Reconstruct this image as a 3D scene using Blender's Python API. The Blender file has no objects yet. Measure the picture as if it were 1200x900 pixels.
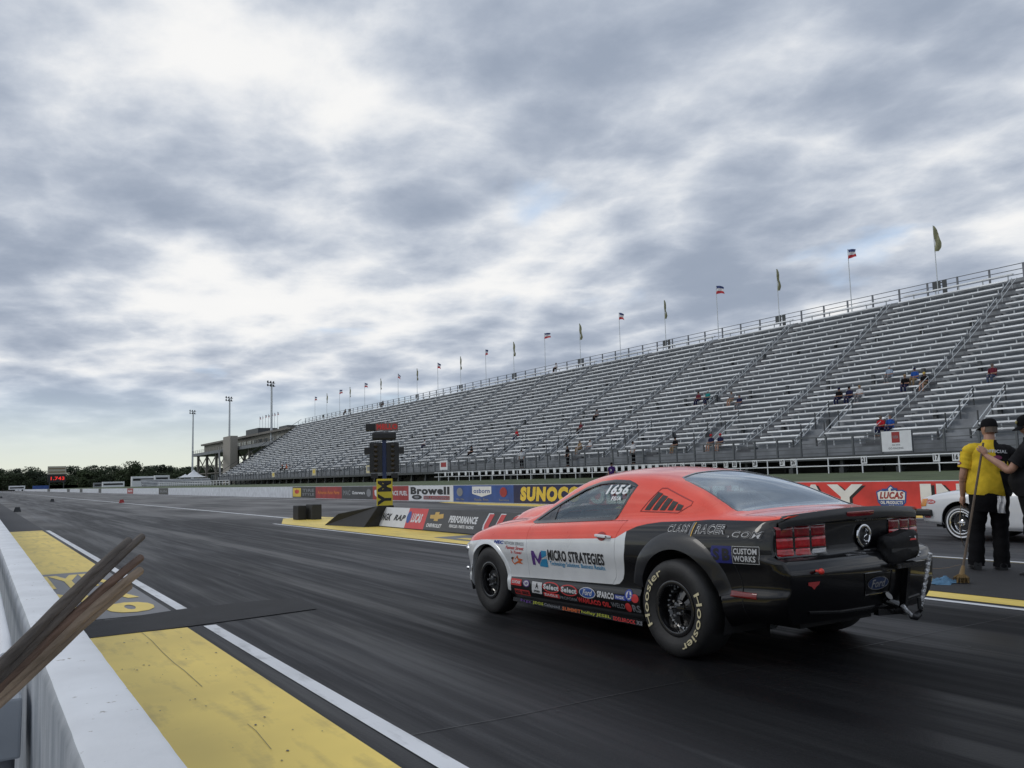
import bpy, bmesh, math, random
import numpy as np
from mathutils import Vector, Matrix
from mathutils.bvhtree import BVHTree

random.seed(11)
R = math.radians
S = bpy.context.scene
COL = S.collection

# ---------------------------------------------------------------- camera
FPX, CX, CY, ROLL, CAMH = 1000.0, 600.0, 450.0, 0.0255, 1.34
VP = (-26.0, 574.0)

def _basis():
    d = np.array([VP[0] - CX, VP[1] - CY, FPX]); d /= np.linalg.norm(d)
    p2 = np.array([VP[0] + 1000 - CX, VP[1] - 1000 * math.tan(ROLL) - CY, FPX])
    up = np.cross(p2, d); up /= np.linalg.norm(up)
    if up[1] > 0: up = -up
    X = np.cross(d, up); X /= np.linalg.norm(X)
    return X, d, up
BX, BY, BU = _basis()

def ray(px, py):
    r = np.array([px - CX, py - CY, FPX])
    return float(r @ BX), float(r @ BY), float(r @ BU)
def at_z(px, py, z=0.0):
    w = ray(px, py); t = (z - CAMH) / w[2]
    return w[0] * t, w[1] * t
def at_x(px, py, x):
    w = ray(px, py); t = x / w[0]
    return w[1] * t, CAMH + w[2] * t

cam_data = bpy.data.cameras.new('camera')
cam = bpy.data.objects.new('camera', cam_data); COL.objects.link(cam)
right = Vector((BX[0], BY[0], BU[0])); upv = -Vector((BX[1], BY[1], BU[1])); back = -Vector((BX[2], BY[2], BU[2]))
M = Matrix((right, upv, back)).transposed().to_4x4()
M.translation = Vector((0, 0, CAMH))
cam.matrix_world = M
cam_data.sensor_width = 36; cam_data.lens = 36 * FPX / 1200
cam_data.clip_start = 0.05; cam_data.clip_end = 6000
S.camera = cam

# ---------------------------------------------------------------- exposure, world, sun
S.view_settings.view_transform = 'Standard'
S.view_settings.look = 'None'
S.view_settings.exposure = 0.25
S.view_settings.gamma = 1.0
S.view_settings.use_curve_mapping = False

SUN_EL, SUN_AZ = R(38), R(300)      # azimuth clockwise from +Y
world = bpy.data.worlds.new('World'); S.world = world
world.use_nodes = True
def build_world():
    nt = world.node_tree; N = nt.nodes; L = nt.links
    N.clear()
    out = N.new('ShaderNodeOutputWorld'); bg = N.new('ShaderNodeBackground')
    bg.inputs['Strength'].default_value = 0.1
    L.new(bg.outputs[0], out.inputs[0])
    sky = N.new('ShaderNodeTexSky'); sky.sky_type = 'NISHITA'; sky.sun_disc = False
    sky.sun_elevation = SUN_EL; sky.sun_rotation = SUN_AZ
    sky.air_density = 1.0; sky.dust_density = 1.5; sky.ozone_density = 1.5
    tc = N.new('ShaderNodeTexCoord')
    sep = N.new('ShaderNodeSeparateXYZ'); L.new(tc.outputs['Generated'], sep.inputs[0])
    def m(op, a, b=None, c=None, clamp=False):
        n = N.new('ShaderNodeMath'); n.operation = op; n.use_clamp = clamp
        for i, v in enumerate((a, b, c)):
            if v is None: continue
            if isinstance(v, (int, float)): n.inputs[i].default_value = v
            else: L.new(v, n.inputs[i])
        return n.outputs[0]
    z = m('MAXIMUM', sep.outputs[2], 0.0)
    den = m('ADD', z, 0.15)
    cx = m('DIVIDE', sep.outputs[0], den); cy = m('DIVIDE', sep.outputs[1], den)
    comb = N.new('ShaderNodeCombineXYZ'); L.new(cx, comb.inputs[0]); L.new(cy, comb.inputs[1])
    def noise(scale, detail, rough, off, dist=0.0, sx=1.0, sy=1.0, rot=0.0):
        mp = N.new('ShaderNodeMapping'); mp.inputs['Location'].default_value = off
        mp.inputs['Scale'].default_value = (sx, sy, 1); mp.inputs['Rotation'].default_value = (0, 0, rot)
        L.new(comb.outputs[0], mp.inputs[0])
        n = N.new('ShaderNodeTexNoise'); n.inputs['Scale'].default_value = scale
        n.inputs['Detail'].default_value = detail; n.inputs['Roughness'].default_value = rough
        n.inputs['Distortion'].default_value = dist
        L.new(mp.outputs[0], n.inputs['Vector']); return n.outputs[0]
    big = noise(0.85, 3, 0.5, (3.1, 1.7, 0), 0.1, 1.0, 0.8, R(25))
    med = noise(2.8, 7, 0.62, (7.3, 2.2, 0), 0.15, 1.0, 0.85, R(25))
    # broken cloud sheet: thickness drives how dark the base of the cloud is
    def cells(scale, off, dist):
        # puffy cells: distance to scattered centres, the coordinates ruffled by noise
        n = N.new('ShaderNodeTexNoise'); n.noise_dimensions = '2D'; n.inputs['Scale'].default_value = scale * 1.3; n.inputs['Detail'].default_value = 5; L.new(comb.outputs[0], n.inputs['Vector'])
        sc_ = N.new('ShaderNodeVectorMath'); sc_.operation = 'MULTIPLY_ADD'; L.new(n.outputs['Color'], sc_.inputs[0]); sc_.inputs[1].default_value = (dist,) * 3; L.new(comb.outputs[0], sc_.inputs[2])
        mp = N.new('ShaderNodeMapping'); mp.inputs['Location'].default_value = off; mp.inputs['Rotation'].default_value = (0, 0, R(25)); mp.inputs['Scale'].default_value = (1, .8, 1); L.new(sc_.outputs[0], mp.inputs[0])
        v = N.new('ShaderNodeTexVoronoi'); v.voronoi_dimensions = '2D'; v.feature = 'F1'; v.inputs['Scale'].default_value = scale; L.new(mp.outputs[0], v.inputs['Vector'])
        return v.outputs['Distance']
    pf = m('SUBTRACT', 0.62, cells(2.1, (2.2, .4, 0), .30)); pf2 = m('SUBTRACT', 0.55, cells(5.0, (.7, 3.1, 0), .16))
    th = m('ADD', m('ADD', m('MULTIPLY', big, 0.55), m('MULTIPLY', med, 0.42)), m('ADD', m('MULTIPLY', pf, 0.26), m('MULTIPLY', pf2, 0.17)))
    ramp = N.new('ShaderNodeValToRGB'); L.new(th, ramp.inputs[0])
    cr = ramp.color_ramp; cr.interpolation = 'B_SPLINE'
    cr.elements[0].position = 0.37; cr.elements[0].color = (.80,.795,.785, 1)
    cr.elements[1].position = 0.70; cr.elements[1].color = (.26,.305,.385, 1)
    e = cr.elements.new(0.45); e.color = (.66,.68,.71,1)
    e = cr.elements.new(0.52); e.color = (.49,.53,.595,1)
    e = cr.elements.new(0.60); e.color = (.355,.40,.48,1)
    scl = N.new('ShaderNodeVectorMath'); scl.operation = 'SCALE'; scl.inputs['Scale'].default_value = 10; L.new(ramp.outputs[0], scl.inputs[0])
    # holes where the blue shows through
    hol = noise(1.7, 5, 0.5, (1.2, 9.4, 0), 0.3, 1.0, 0.75, R(25))
    mask = N.new('ShaderNodeMapRange'); L.new(hol, mask.inputs[0])
    mask.inputs[1].default_value = 0.27; mask.inputs[2].default_value = 0.38
    mask.interpolation_type = 'SMOOTHSTEP'
    # the sheet ends near the horizon to the north-west: pale clear band
    hz = N.new('ShaderNodeMapRange'); L.new(sep.outputs[2], hz.inputs[0])
    hz.inputs[1].default_value = 0.025; hz.inputs[2].default_value = 0.13; hz.interpolation_type = 'SMOOTHSTEP'
    az = N.new('ShaderNodeMapRange'); L.new(m('SUBTRACT', sep.outputs[1], m('MULTIPLY', sep.outputs[0], 0.9)), az.inputs[0])
    az.inputs[1].default_value = -0.2; az.inputs[2].default_value = 0.75; az.interpolation_type = 'SMOOTHSTEP'
    low = m('SUBTRACT', 1.0, m('MULTIPLY', m('SUBTRACT', 1.0, hz.outputs[0]), az.outputs[0]))
    hzn = m('MULTIPLY', low, m('ADD', m('MULTIPLY', mask.outputs[0], 0.75), 0.25))
    pale = N.new('ShaderNodeMix'); pale.data_type = 'RGBA'
    pale.inputs[0].default_value = 0.75
    L.new(sky.outputs[0], pale.inputs[6]); pale.inputs[7].default_value = (4.6, 6.0, 8.0, 1)
    warm = N.new('ShaderNodeMix'); warm.data_type = 'RGBA'
    wf = N.new('ShaderNodeMapRange'); L.new(sep.outputs[2], wf.inputs[0])
    wf.inputs[1].default_value = 0.0; wf.inputs[2].default_value = 0.12
    wf.inputs[3].default_value = 0.85; wf.inputs[4].default_value = 0.0
    L.new(wf.outputs[0], warm.inputs[0])
    L.new(pale.outputs[2], warm.inputs[6]); warm.inputs[7].default_value = (7.3, 7.3, 5.6, 1)
    mix = N.new('ShaderNodeMix'); mix.data_type = 'RGBA'
    L.new(hzn, mix.inputs[0]); L.new(warm.outputs[2], mix.inputs[6]); L.new(scl.outputs[0], mix.inputs[7])
    L.new(mix.outputs[2], bg.inputs[0])
build_world()
world.cycles.sampling_method = 'MANUAL'; world.cycles.sample_map_resolution = 512

sun_d = bpy.data.lights.new('sun', 'SUN'); sun_d.energy = 0.6; sun_d.angle = R(18)
sun_d.color = (1.0, 0.96, 0.9)
sun = bpy.data.objects.new('sun', sun_d); COL.objects.link(sun)
sd = Vector((math.sin(SUN_AZ) * math.cos(SUN_EL), math.cos(SUN_AZ) * math.cos(SUN_EL), math.sin(SUN_EL)))
sun.rotation_euler = (-sd).to_track_quat('-Z', 'Y').to_euler()
sun.location = (0, 0, 40)

# ---------------------------------------------------------------- materials
MATS = {}
def mat(name, col, rough=0.6, metal=0.0, var=0.12, scale=3.0, bump=0.0, bscale=40.0, coat=0.0, spec=0.5, stretch=(1, 1, 1), detail=5):
    if name in MATS: return MATS[name]
    m = bpy.data.materials.new(name); m.use_nodes = True
    nt = m.node_tree; b = nt.nodes['Principled BSDF']
    b.inputs['Roughness'].default_value = rough; b.inputs['Metallic'].default_value = metal
    b.inputs['Specular IOR Level'].default_value = spec
    b.inputs['Coat Weight'].default_value = coat; b.inputs['Coat Roughness'].default_value = 0.04
    tc = nt.nodes.new('ShaderNodeTexCoord'); mp = nt.nodes.new('ShaderNodeMapping')
    mp.inputs['Scale'].default_value = stretch
    nt.links.new(tc.outputs['Object'], mp.inputs[0])
    n = nt.nodes.new('ShaderNodeTexNoise'); n.inputs['Scale'].default_value = scale; n.inputs['Detail'].default_value = detail
    nt.links.new(mp.outputs[0], n.inputs['Vector'])
    mr = nt.nodes.new('ShaderNodeMapRange'); nt.links.new(n.outputs[0], mr.inputs[0])
    mr.inputs[1].default_value = 0.3; mr.inputs[2].default_value = 0.7
    mr.inputs[3].default_value = 1 - var; mr.inputs[4].default_value = 1 + var
    mx = nt.nodes.new('ShaderNodeMix'); mx.data_type = 'RGBA'; mx.blend_type = 'MULTIPLY'; mx.inputs[0].default_value = 1
    mx.inputs[6].default_value = (*col, 1)
    nt.links.new(mr.outputs[0], mx.inputs[7]); nt.links.new(mx.outputs[2], b.inputs['Base Color'])
    if bump:
        n2 = nt.nodes.new('ShaderNodeTexNoise'); n2.inputs['Scale'].default_value = bscale; n2.inputs['Detail'].default_value = 4
        nt.links.new(mp.outputs[0], n2.inputs['Vector'])
        bp = nt.nodes.new('ShaderNodeBump'); bp.inputs['Strength'].default_value = bump; bp.inputs['Distance'].default_value = 0.01
        nt.links.new(n2.outputs[0], bp.inputs['Height']); nt.links.new(bp.outputs[0], b.inputs['Normal'])
    MATS[name] = m
    return m

def glass(name, tint=(0.35, 0.4, 0.42), refl=0.0):
    m = bpy.data.materials.new(name); m.use_nodes = True
    nt = m.node_tree; nt.nodes.clear()
    o = nt.nodes.new('ShaderNodeOutputMaterial'); mx = nt.nodes.new('ShaderNodeMixShader')
    t = nt.nodes.new('ShaderNodeBsdfTransparent'); t.inputs[0].default_value = (*tint, 1)
    g = nt.nodes.new('ShaderNodeBsdfGlossy'); g.inputs['Roughness'].default_value = 0.03
    g.inputs[0].default_value = (0.9, 0.95, 1, 1)
    fr = nt.nodes.new('ShaderNodeFresnel'); ge = nt.nodes.new('ShaderNodeNewGeometry'); io = nt.nodes.new('ShaderNodeMapRange')
    io.inputs[3].default_value = 1.45; io.inputs[4].default_value = 1 / 1.45; nt.links.new(ge.outputs['Backfacing'], io.inputs[0]); nt.links.new(io.outputs[0], fr.inputs[0])
    ad = nt.nodes.new('ShaderNodeMath'); ad.operation = 'MULTIPLY_ADD'; ad.inputs[1].default_value = 1.6; ad.inputs[2].default_value = refl
    ad.use_clamp = True
    nt.links.new(fr.outputs[0], ad.inputs[0]); nt.links.new(ad.outputs[0], mx.inputs[0])
    nt.links.new(t.outputs[0], mx.inputs[1]); nt.links.new(g.outputs[0], mx.inputs[2]); nt.links.new(mx.outputs[0], o.inputs[0])
    return m

WHITE_CONC = mat('white painted concrete', (0.60, 0.63, 0.68), 0.6, var=0.16, scale=2.2, bump=0.35, bscale=30)
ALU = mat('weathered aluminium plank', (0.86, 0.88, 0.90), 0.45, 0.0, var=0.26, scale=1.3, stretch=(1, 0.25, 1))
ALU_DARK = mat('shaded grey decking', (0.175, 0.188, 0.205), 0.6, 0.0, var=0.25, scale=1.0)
STEEL_D = mat('dark painted steel', (0.055, 0.06, 0.065), 0.5, 0.2)
STEEL_L = mat('galvanised steel', (0.55, 0.58, 0.60), 0.45, 0.0)
WHITE = mat('white paint', (0.72, 0.74, 0.77), 0.45, var=0.06)
BLACK = mat('black plastic', (0.012, 0.013, 0.015), 0.45, var=0.2)
RUBBER = mat('tyre rubber', (0.016, 0.016, 0.017), 0.62, var=0.3, scale=12, bump=0.15, bscale=60)
YELLOW = mat('yellow paint', (0.72, 0.52, 0.06), 0.5, var=0.12)
RED = mat('red paint', (0.58, 0.045, 0.04), 0.5, var=0.25, scale=1.2, bump=.3, bscale=4)
DKRED = mat('dark red paint', (0.32, 0.03, 0.03), 0.5, var=0.25, scale=1.2, bump=.3, bscale=4)
BLUE = mat('blue paint', (0.03, 0.08, 0.30), 0.5, var=0.25, scale=1.2, bump=.3, bscale=4)
NAVY = mat('navy paint', (0.012, 0.015, 0.07), 0.5, var=0.1)
ORANGE = mat('orange paint', (0.65, 0.19, 0.03), 0.5, var=0.1)
GREY_M = mat('mid grey paint', (0.22, 0.23, 0.25), 0.5, var=0.1)
DGREY = mat('charcoal vinyl', (0.05, 0.052, 0.058), 0.5, var=0.25, scale=1.2, bump=.3, bscale=4)
CREAM = mat('cream lettering', (0.62, 0.56, 0.36), 0.6, var=0.15)
CHROME = mat('chrome', (0.75, 0.76, 0.78), 0.12, 1.0, var=0.05)
GOLD = mat('gold paint', (0.55, 0.36, 0.10), 0.45, 0.3, var=0.1)
GREEN = mat('green paint', (0.10, 0.25, 0.05), 0.6)

# ---------------------------------------------------------------- mesh helpers
class MB:
    def __init__(s): s.v = []; s.f = []; s.mi = []; s.cur = 0
    def add(s, vs, fs):
        o = len(s.v); s.v += [tuple(v) for v in vs]
        for f in fs: s.f.append(tuple(i + o for i in f)); s.mi.append(s.cur)
        return s
    def box(s, x0, x1, y0, y1, z0, z1):
        return s.add([(x0, y0, z0), (x1, y0, z0), (x1, y1, z0), (x0, y1, z0), (x0, y0, z1), (x1, y0, z1), (x1, y1, z1), (x0, y1, z1)],
                     [(0, 3, 2, 1), (4, 5, 6, 7), (0, 1, 5, 4), (1, 2, 6, 5), (2, 3, 7, 6), (3, 0, 4, 7)])
    def bar(s, p0, p1, w, h, up=(0, 0, 1)):
        p0, p1 = Vector(p0), Vector(p1); d = (p1 - p0).normalized(); u = Vector(up)
        if abs(d.dot(u)) > 0.95: u = Vector((1, 0, 0))
        a = d.cross(u).normalized(); b = a.cross(d)
        vs = [p + a * sx * w / 2 + b * sz * h / 2 for p in (p0, p1) for sx, sz in ((-1, -1), (1, -1), (1, 1), (-1, 1))]
        return s.add(vs, [(3, 2, 1, 0), (4, 5, 6, 7), (0, 1, 5, 4), (1, 2, 6, 5), (2, 3, 7, 6), (3, 0, 4, 7)])
    def tube(s, pts, r, n=8, cap=True):
        pts = [Vector(p) for p in pts]; rs = r if isinstance(r, (list, tuple)) else [r] * len(pts)
        vs = []; fs = []
        for i, p in enumerate(pts):
            d = (pts[min(i + 1, len(pts) - 1)] - pts[max(i - 1, 0)]).normalized()
            u = Vector((0, 0, 1)) if abs(d.z) < 0.9 else Vector((1, 0, 0))
            a = d.cross(u).normalized(); b = a.cross(d)
            for k in range(n):
                t = 2 * math.pi * k / n; vs.append(p + (a * math.cos(t) + b * math.sin(t)) * rs[i])
        for i in range(len(pts) - 1):
            for k in range(n):
                k2 = (k + 1) % n; fs.append((i * n + k, i * n + k2, (i + 1) * n + k2, (i + 1) * n + k))
        if cap: fs.append(tuple(range(n - 1, -1, -1))); fs.append(tuple((len(pts) - 1) * n + k for k in range(n)))
        return s.add(vs, fs)
    def lathe(s, prof, axis='z', n=32, c=(0, 0, 0)):
        vs = []; fs = []
        for r, h in prof:
            for k in range(n):
                t = 2 * math.pi * k / n; a, b = r * math.cos(t), r * math.sin(t)
                v = {'z': (a, b, h), 'x': (h, a, b), 'y': (a, h, b)}[axis]
                vs.append((v[0] + c[0], v[1] + c[1], v[2] + c[2]))
        for i in range(len(prof) - 1):
            for k in range(n):
                k2 = (k + 1) % n; fs.append((i * n + k, i * n + k2, (i + 1) * n + k2, (i + 1) * n + k))
        return s.add(vs, fs)
    def grid(s, P):                       # P[i][j] points
        n, m = len(P), len(P[0]); vs = [p for r in P for p in r]
        return s.add(vs, [(i * m + j, (i + 1) * m + j, (i + 1) * m + j + 1, i * m + j + 1) for i in range(n - 1) for j in range(m - 1)])
    def prism(s, poly, fn0, fn1):         # polygon mapped by two functions
        n = len(poly); vs = [fn0(*p) for p in poly] + [fn1(*p) for p in poly]
        return s.add(vs, [tuple(range(n)), tuple(range(2 * n - 1, n - 1, -1))] + [(i, i + n, (i + 1) % n + n, (i + 1) % n) for i in range(n)])
    def sphere(s, c, r, n=10, m=7):
        rx, ry, rz = r if isinstance(r, (list, tuple)) else (r, r, r)
        P = []
        for i in range(m + 1):
            t = math.pi * i / m
            P.append([(c[0] + rx * math.sin(t) * math.cos(2 * math.pi * k / n), c[1] + ry * math.sin(t) * math.sin(2 * math.pi * k / n), c[2] + rz * math.cos(t)) for k in range(n + 1)])
        return s.grid(P)
    def mesh(s, name, mats):
        me = bpy.data.meshes.new(name); me.from_pydata(s.v, [], s.f)
        if not isinstance(mats, (list, tuple)): mats = [mats]
        for m in mats: me.materials.append(m)
        me.polygons.foreach_set('material_index', s.mi); me.update()
        return me
    def build(s, name, mats, parent=None, smooth=False, bevel=0.0, fix=True, weld=False):
        me = s.mesh(name, mats)
        bm = bmesh.new(); bm.from_mesh(me)
        if weld: bmesh.ops.remove_doubles(bm, verts=bm.verts, dist=1e-5)
        if fix: bmesh.ops.recalc_face_normals(bm, faces=bm.faces)
        if bevel: bmesh.ops.bevel(bm, geom=[e for e in bm.edges if len(e.link_faces) == 2 and e.calc_face_angle(0) > 0.5], offset=bevel, segments=2, affect='EDGES', profile=0.6)
        bm.to_mesh(me); bm.free()
        if smooth:
            me.polygons.foreach_set('use_smooth', [True] * len(me.polygons))
            me.set_sharp_from_angle(angle=R(40))
        return link(name, me, parent)

def link(name, me, parent=None):
    o = bpy.data.objects.new(name, me); COL.objects.link(o)
    if parent: o.parent = parent
    return o
def tag(o, label=None, cat=None, group=None, kind=None):
    if label: o['label'] = label
    if cat: o['category'] = cat
    if group: o['group'] = group
    if kind: o['kind'] = kind
    return o
def empty(name, loc, rz=0.0):
    o = bpy.data.objects.new(name, None); COL.objects.link(o); o.location = loc; o.rotation_euler = (0, 0, rz)
    o.empty_display_size = 0.2
    return o
def copy_tree(o, parent=None):
    c = o.copy(); COL.objects.link(c); c.parent = parent
    for ch in list(o.children): copy_tree(ch, c)
    return c
def struct(o): o['kind'] = 'structure'; return o

# ---------------------------------------------------------------- text
_tc = {}
def text_geom(s, bold=0.0, shear=0.0, cut=0, round_=False):
    key = (s, bold, shear, cut)
    if key in _tc: return _tc[key]
    cu = bpy.data.curves.new('t', 'FONT'); cu.body = s; cu.offset = bold; cu.shear = shear
    cu.resolution_u = 3; cu.fill_mode = 'FRONT'; cu.space_character = 1.0 + bold * 2.5
    ob = bpy.data.objects.new('t', cu); COL.objects.link(ob)
    dg = bpy.context.evaluated_depsgraph_get(); dg.update()
    me = bpy.data.meshes.new_from_object(ob.evaluated_get(dg))
    bpy.data.objects.remove(ob); bpy.data.curves.remove(cu)
    bm = bmesh.new(); bm.from_mesh(me); bpy.data.meshes.remove(me)
    bmesh.ops.remove_doubles(bm, verts=bm.verts, dist=1e-4)
    xs = [v.co.x for v in bm.verts]; ys = [v.co.y for v in bm.verts]
    x0, x1, y0, y1 = min(xs), max(xs), min(ys), max(ys)
    for v in bm.verts: v.co.x = (v.co.x - x0) / (x1 - x0); v.co.y = (v.co.y - y0) / (y1 - y0); v.co.z = 0
    for k in range(1, cut):
        bmesh.ops.bisect_plane(bm, geom=bm.verts[:] + bm.edges[:] + bm.faces[:], plane_co=(k / cut, 0, 0), plane_no=(1, 0, 0))
    if cut > 4:
        for k in (1, 2, 3): bmesh.ops.bisect_plane(bm, geom=bm.verts[:] + bm.edges[:] + bm.faces[:], plane_co=(0, k / 4, 0), plane_no=(0, 1, 0))
    bm.verts.index_update()
    r = ([(v.co.x, v.co.y) for v in bm.verts], [tuple(v.index for v in f.verts) for f in bm.faces])
    bm.free(); _tc[key] = r
    return r
def put_text(mb, fn, s, u0, u1, v0, v1, bold=0.02, shear=0.0, cut=0, lift=0.0):
    vs, fs = text_geom(s, bold, shear, cut)
    mb.add([fn(u0 + (u1 - u0) * a, v0 + (v1 - v0) * b, lift) for a, b in vs], fs)
def put_poly(mb, fn, poly, lift=0.0, cut=None):
    bm = bmesh.new(); bm.faces.new([bm.verts.new((p[0], p[1], 0)) for p in poly])
    if cut:
        for ax in (0, 1):
            lo = min(p[ax] for p in poly); hi = max(p[ax] for p in poly)
            k = lo + cut
            while k < hi - 1e-4:
                co = [0, 0, 0]; no = [0, 0, 0]; co[ax] = k; no[ax] = 1
                bmesh.ops.bisect_plane(bm, geom=bm.verts[:] + bm.edges[:] + bm.faces[:], plane_co=co, plane_no=no); k += cut
    bm.verts.index_update()
    mb.add([fn(v.co.x, v.co.y, lift) for v in bm.verts], [tuple(v.index for v in f.verts) for f in bm.faces]); bm.free()
def rect(u0, u1, v0, v1): return [(u0, v0), (u1, v0), (u1, v1), (u0, v1)]
def ell(u, v, a, b, n=24): return [(u + a * math.cos(2 * math.pi * k / n), v + b * math.sin(2 * math.pi * k / n)) for k in range(n)]

def pchip(xs, ys):
    xs = np.array(xs, float); ys = np.array(ys, float); h = np.diff(xs); d = np.diff(ys) / h
    m = np.zeros(len(xs)); m[0] = d[0]; m[-1] = d[-1]
    for i in range(1, len(xs) - 1):
        if d[i - 1] * d[i] > 0:
            w1 = 2 * h[i] + h[i - 1]; w2 = h[i] + 2 * h[i - 1]
            m[i] = (w1 + w2) / (w1 / d[i - 1] + w2 / d[i])
    def f(x):
        x = min(max(x, xs[0]), xs[-1]); i = min(max(int(np.searchsorted(xs, x)) - 1, 0), len(xs) - 2)
        t = (x - xs[i]) / h[i]
        return float((2 * t**3 - 3 * t * t + 1) * ys[i] + (t**3 - 2 * t * t + t) * h[i] * m[i] + (-2 * t**3 + 3 * t * t) * ys[i + 1] + (t**3 - t * t) * h[i] * m[i + 1])
    return f

def eval_mods(me, mods):
    ob = bpy.data.objects.new('tmp', me); COL.objects.link(ob)
    rem = []
    for ty, kw in mods:
        m = ob.modifiers.new('m', ty)
        for k, v in kw.items(): setattr(m, k, v)
    dg = bpy.context.evaluated_depsgraph_get(); dg.update()
    r = bpy.data.meshes.new_from_object(ob.evaluated_get(dg))
    bpy.data.objects.remove(ob)
    return r
def boolean(me, cutter, op='DIFFERENCE'):
    co = bpy.data.objects.new('cut', cutter); COL.objects.link(co)
    r = eval_mods(me, [('BOOLEAN', dict(object=co, operation=op, solver='EXACT'))])
    bpy.data.objects.remove(co)
    return r
# ================================================================ setting
def surf_track():
    m = bpy.data.materials.new('rubbered drag strip asphalt'); m.use_nodes = True
    nt = m.node_tree; N = nt.nodes; L = nt.links; b = N['Principled BSDF']
    tc = N.new('ShaderNodeTexCoord')
    def noise(sc, stretch, detail=6, rough=0.55):
        mp = N.new('ShaderNodeMapping'); mp.inputs['Scale'].default_value = stretch; L.new(tc.outputs['Object'], mp.inputs[0])
        n = N.new('ShaderNodeTexNoise'); n.inputs['Scale'].default_value = sc; n.inputs['Detail'].default_value = detail
        n.inputs['Roughness'].default_value = rough; L.new(mp.outputs[0], n.inputs['Vector']); return n.outputs[0]
    def mth(op, a, bb, c=None):
        n = N.new('ShaderNodeMath'); n.operation = op
        for i, v in enumerate((a, bb, c)):
            if v is None: continue
            if isinstance(v, (int, float)): n.inputs[i].default_value = v
            else: L.new(v, n.inputs[i])
        return n.outputs[0]
    def mr(v, a, b2, c=0.0, d=1.0):
        n = N.new('ShaderNodeMapRange'); L.new(v, n.inputs[0]); n.interpolation_type = 'SMOOTHSTEP'
        for i, q in enumerate((a, b2, c, d)): n.inputs[i + 1].default_value = q
        return n.outputs[0]
    streak = noise(1.6, (1.0, 0.035, 1), 8, 0.65)
    fine = noise(9.0, (1.0, 0.03, 1), 5, 0.6)
    blot = noise(0.35, (1, 0.35, 1), 4)
    grit = noise(60, (1, 1, 1), 3, 0.7)
    sep = N.new('ShaderNodeSeparateXYZ'); L.new(tc.outputs['Object'], sep.inputs[0])
    # unrubbered, paler margins between the wheel grooves, growing down-track
    x = sep.outputs[0]; y = sep.outputs[1]
    groove = mth('ADD', mth('MULTIPLY', mr(mth('ABSOLUTE', mth('SUBTRACT', x, 5.1), 0), 1.5, 2.9), 1.0), 0.0)
    farf = mr(y, 6, 45)
    pale = mth('ADD', mth('MULTIPLY', mth('MULTIPLY', groove, farf), mr(mth('ADD', mth('MULTIPLY', blot, .4), mth('MULTIPLY', streak, .6)), 0.40, 0.60)), mr(y, 14, 90, 0, .35))
    ra = N.new('ShaderNodeValToRGB'); L.new(mth('ADD', mth('MULTIPLY', streak, 0.55), mth('MULTIPLY', fine, 0.45)), ra.inputs[0])
    ra.color_ramp.elements[0].position = 0.36; ra.color_ramp.elements[0].color = (0.011, 0.0115, 0.014, 1)
    ra.color_ramp.elements[1].position = 0.64; ra.color_ramp.elements[1].color = (0.085, 0.087, 0.092, 1)
    e = ra.color_ramp.elements.new(0.52); e.color = (0.026, 0.027, 0.031, 1)
    mx = N.new('ShaderNodeMix'); mx.data_type = 'RGBA'; L.new(mth('MULTIPLY', pale, 0.8), mx.inputs[0])
    L.new(ra.outputs[0], mx.inputs[6]); mx.inputs[7].default_value = (0.155, 0.153, 0.152, 1)
    # large scale tone
    mu = N.new('ShaderNodeMix'); mu.data_type = 'RGBA'; mu.blend_type = 'MULTIPLY'; mu.inputs[0].default_value = 1
    L.new(mx.outputs[2], mu.inputs[6]); L.new(mth('MULTIPLY', mr(blot, 0.3, 0.7, 0.75, 1.3), mr(grit, 0.3, 0.7, 0.85, 1.15)), mu.inputs[7])
    # burnout rubber and water, plus the car's shadow, painted dark behind the line
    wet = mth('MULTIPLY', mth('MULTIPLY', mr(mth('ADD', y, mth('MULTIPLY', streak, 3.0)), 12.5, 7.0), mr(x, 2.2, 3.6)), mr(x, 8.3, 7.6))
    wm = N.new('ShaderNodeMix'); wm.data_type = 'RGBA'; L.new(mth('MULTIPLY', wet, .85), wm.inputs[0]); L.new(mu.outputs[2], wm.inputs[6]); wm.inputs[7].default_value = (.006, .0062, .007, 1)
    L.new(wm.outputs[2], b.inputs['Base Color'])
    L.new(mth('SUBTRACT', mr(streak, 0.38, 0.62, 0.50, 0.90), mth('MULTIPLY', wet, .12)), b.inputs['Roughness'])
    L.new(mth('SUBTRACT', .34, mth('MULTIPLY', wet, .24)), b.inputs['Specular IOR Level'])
    bp = N.new('ShaderNodeBump'); bp.inputs['Strength'].default_value = 0.35; bp.inputs['Distance'].default_value = 0.004
    L.new(grit, bp.inputs['Height']); L.new(bp.outputs[0], b.inputs['Normal'])
    return m

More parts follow.
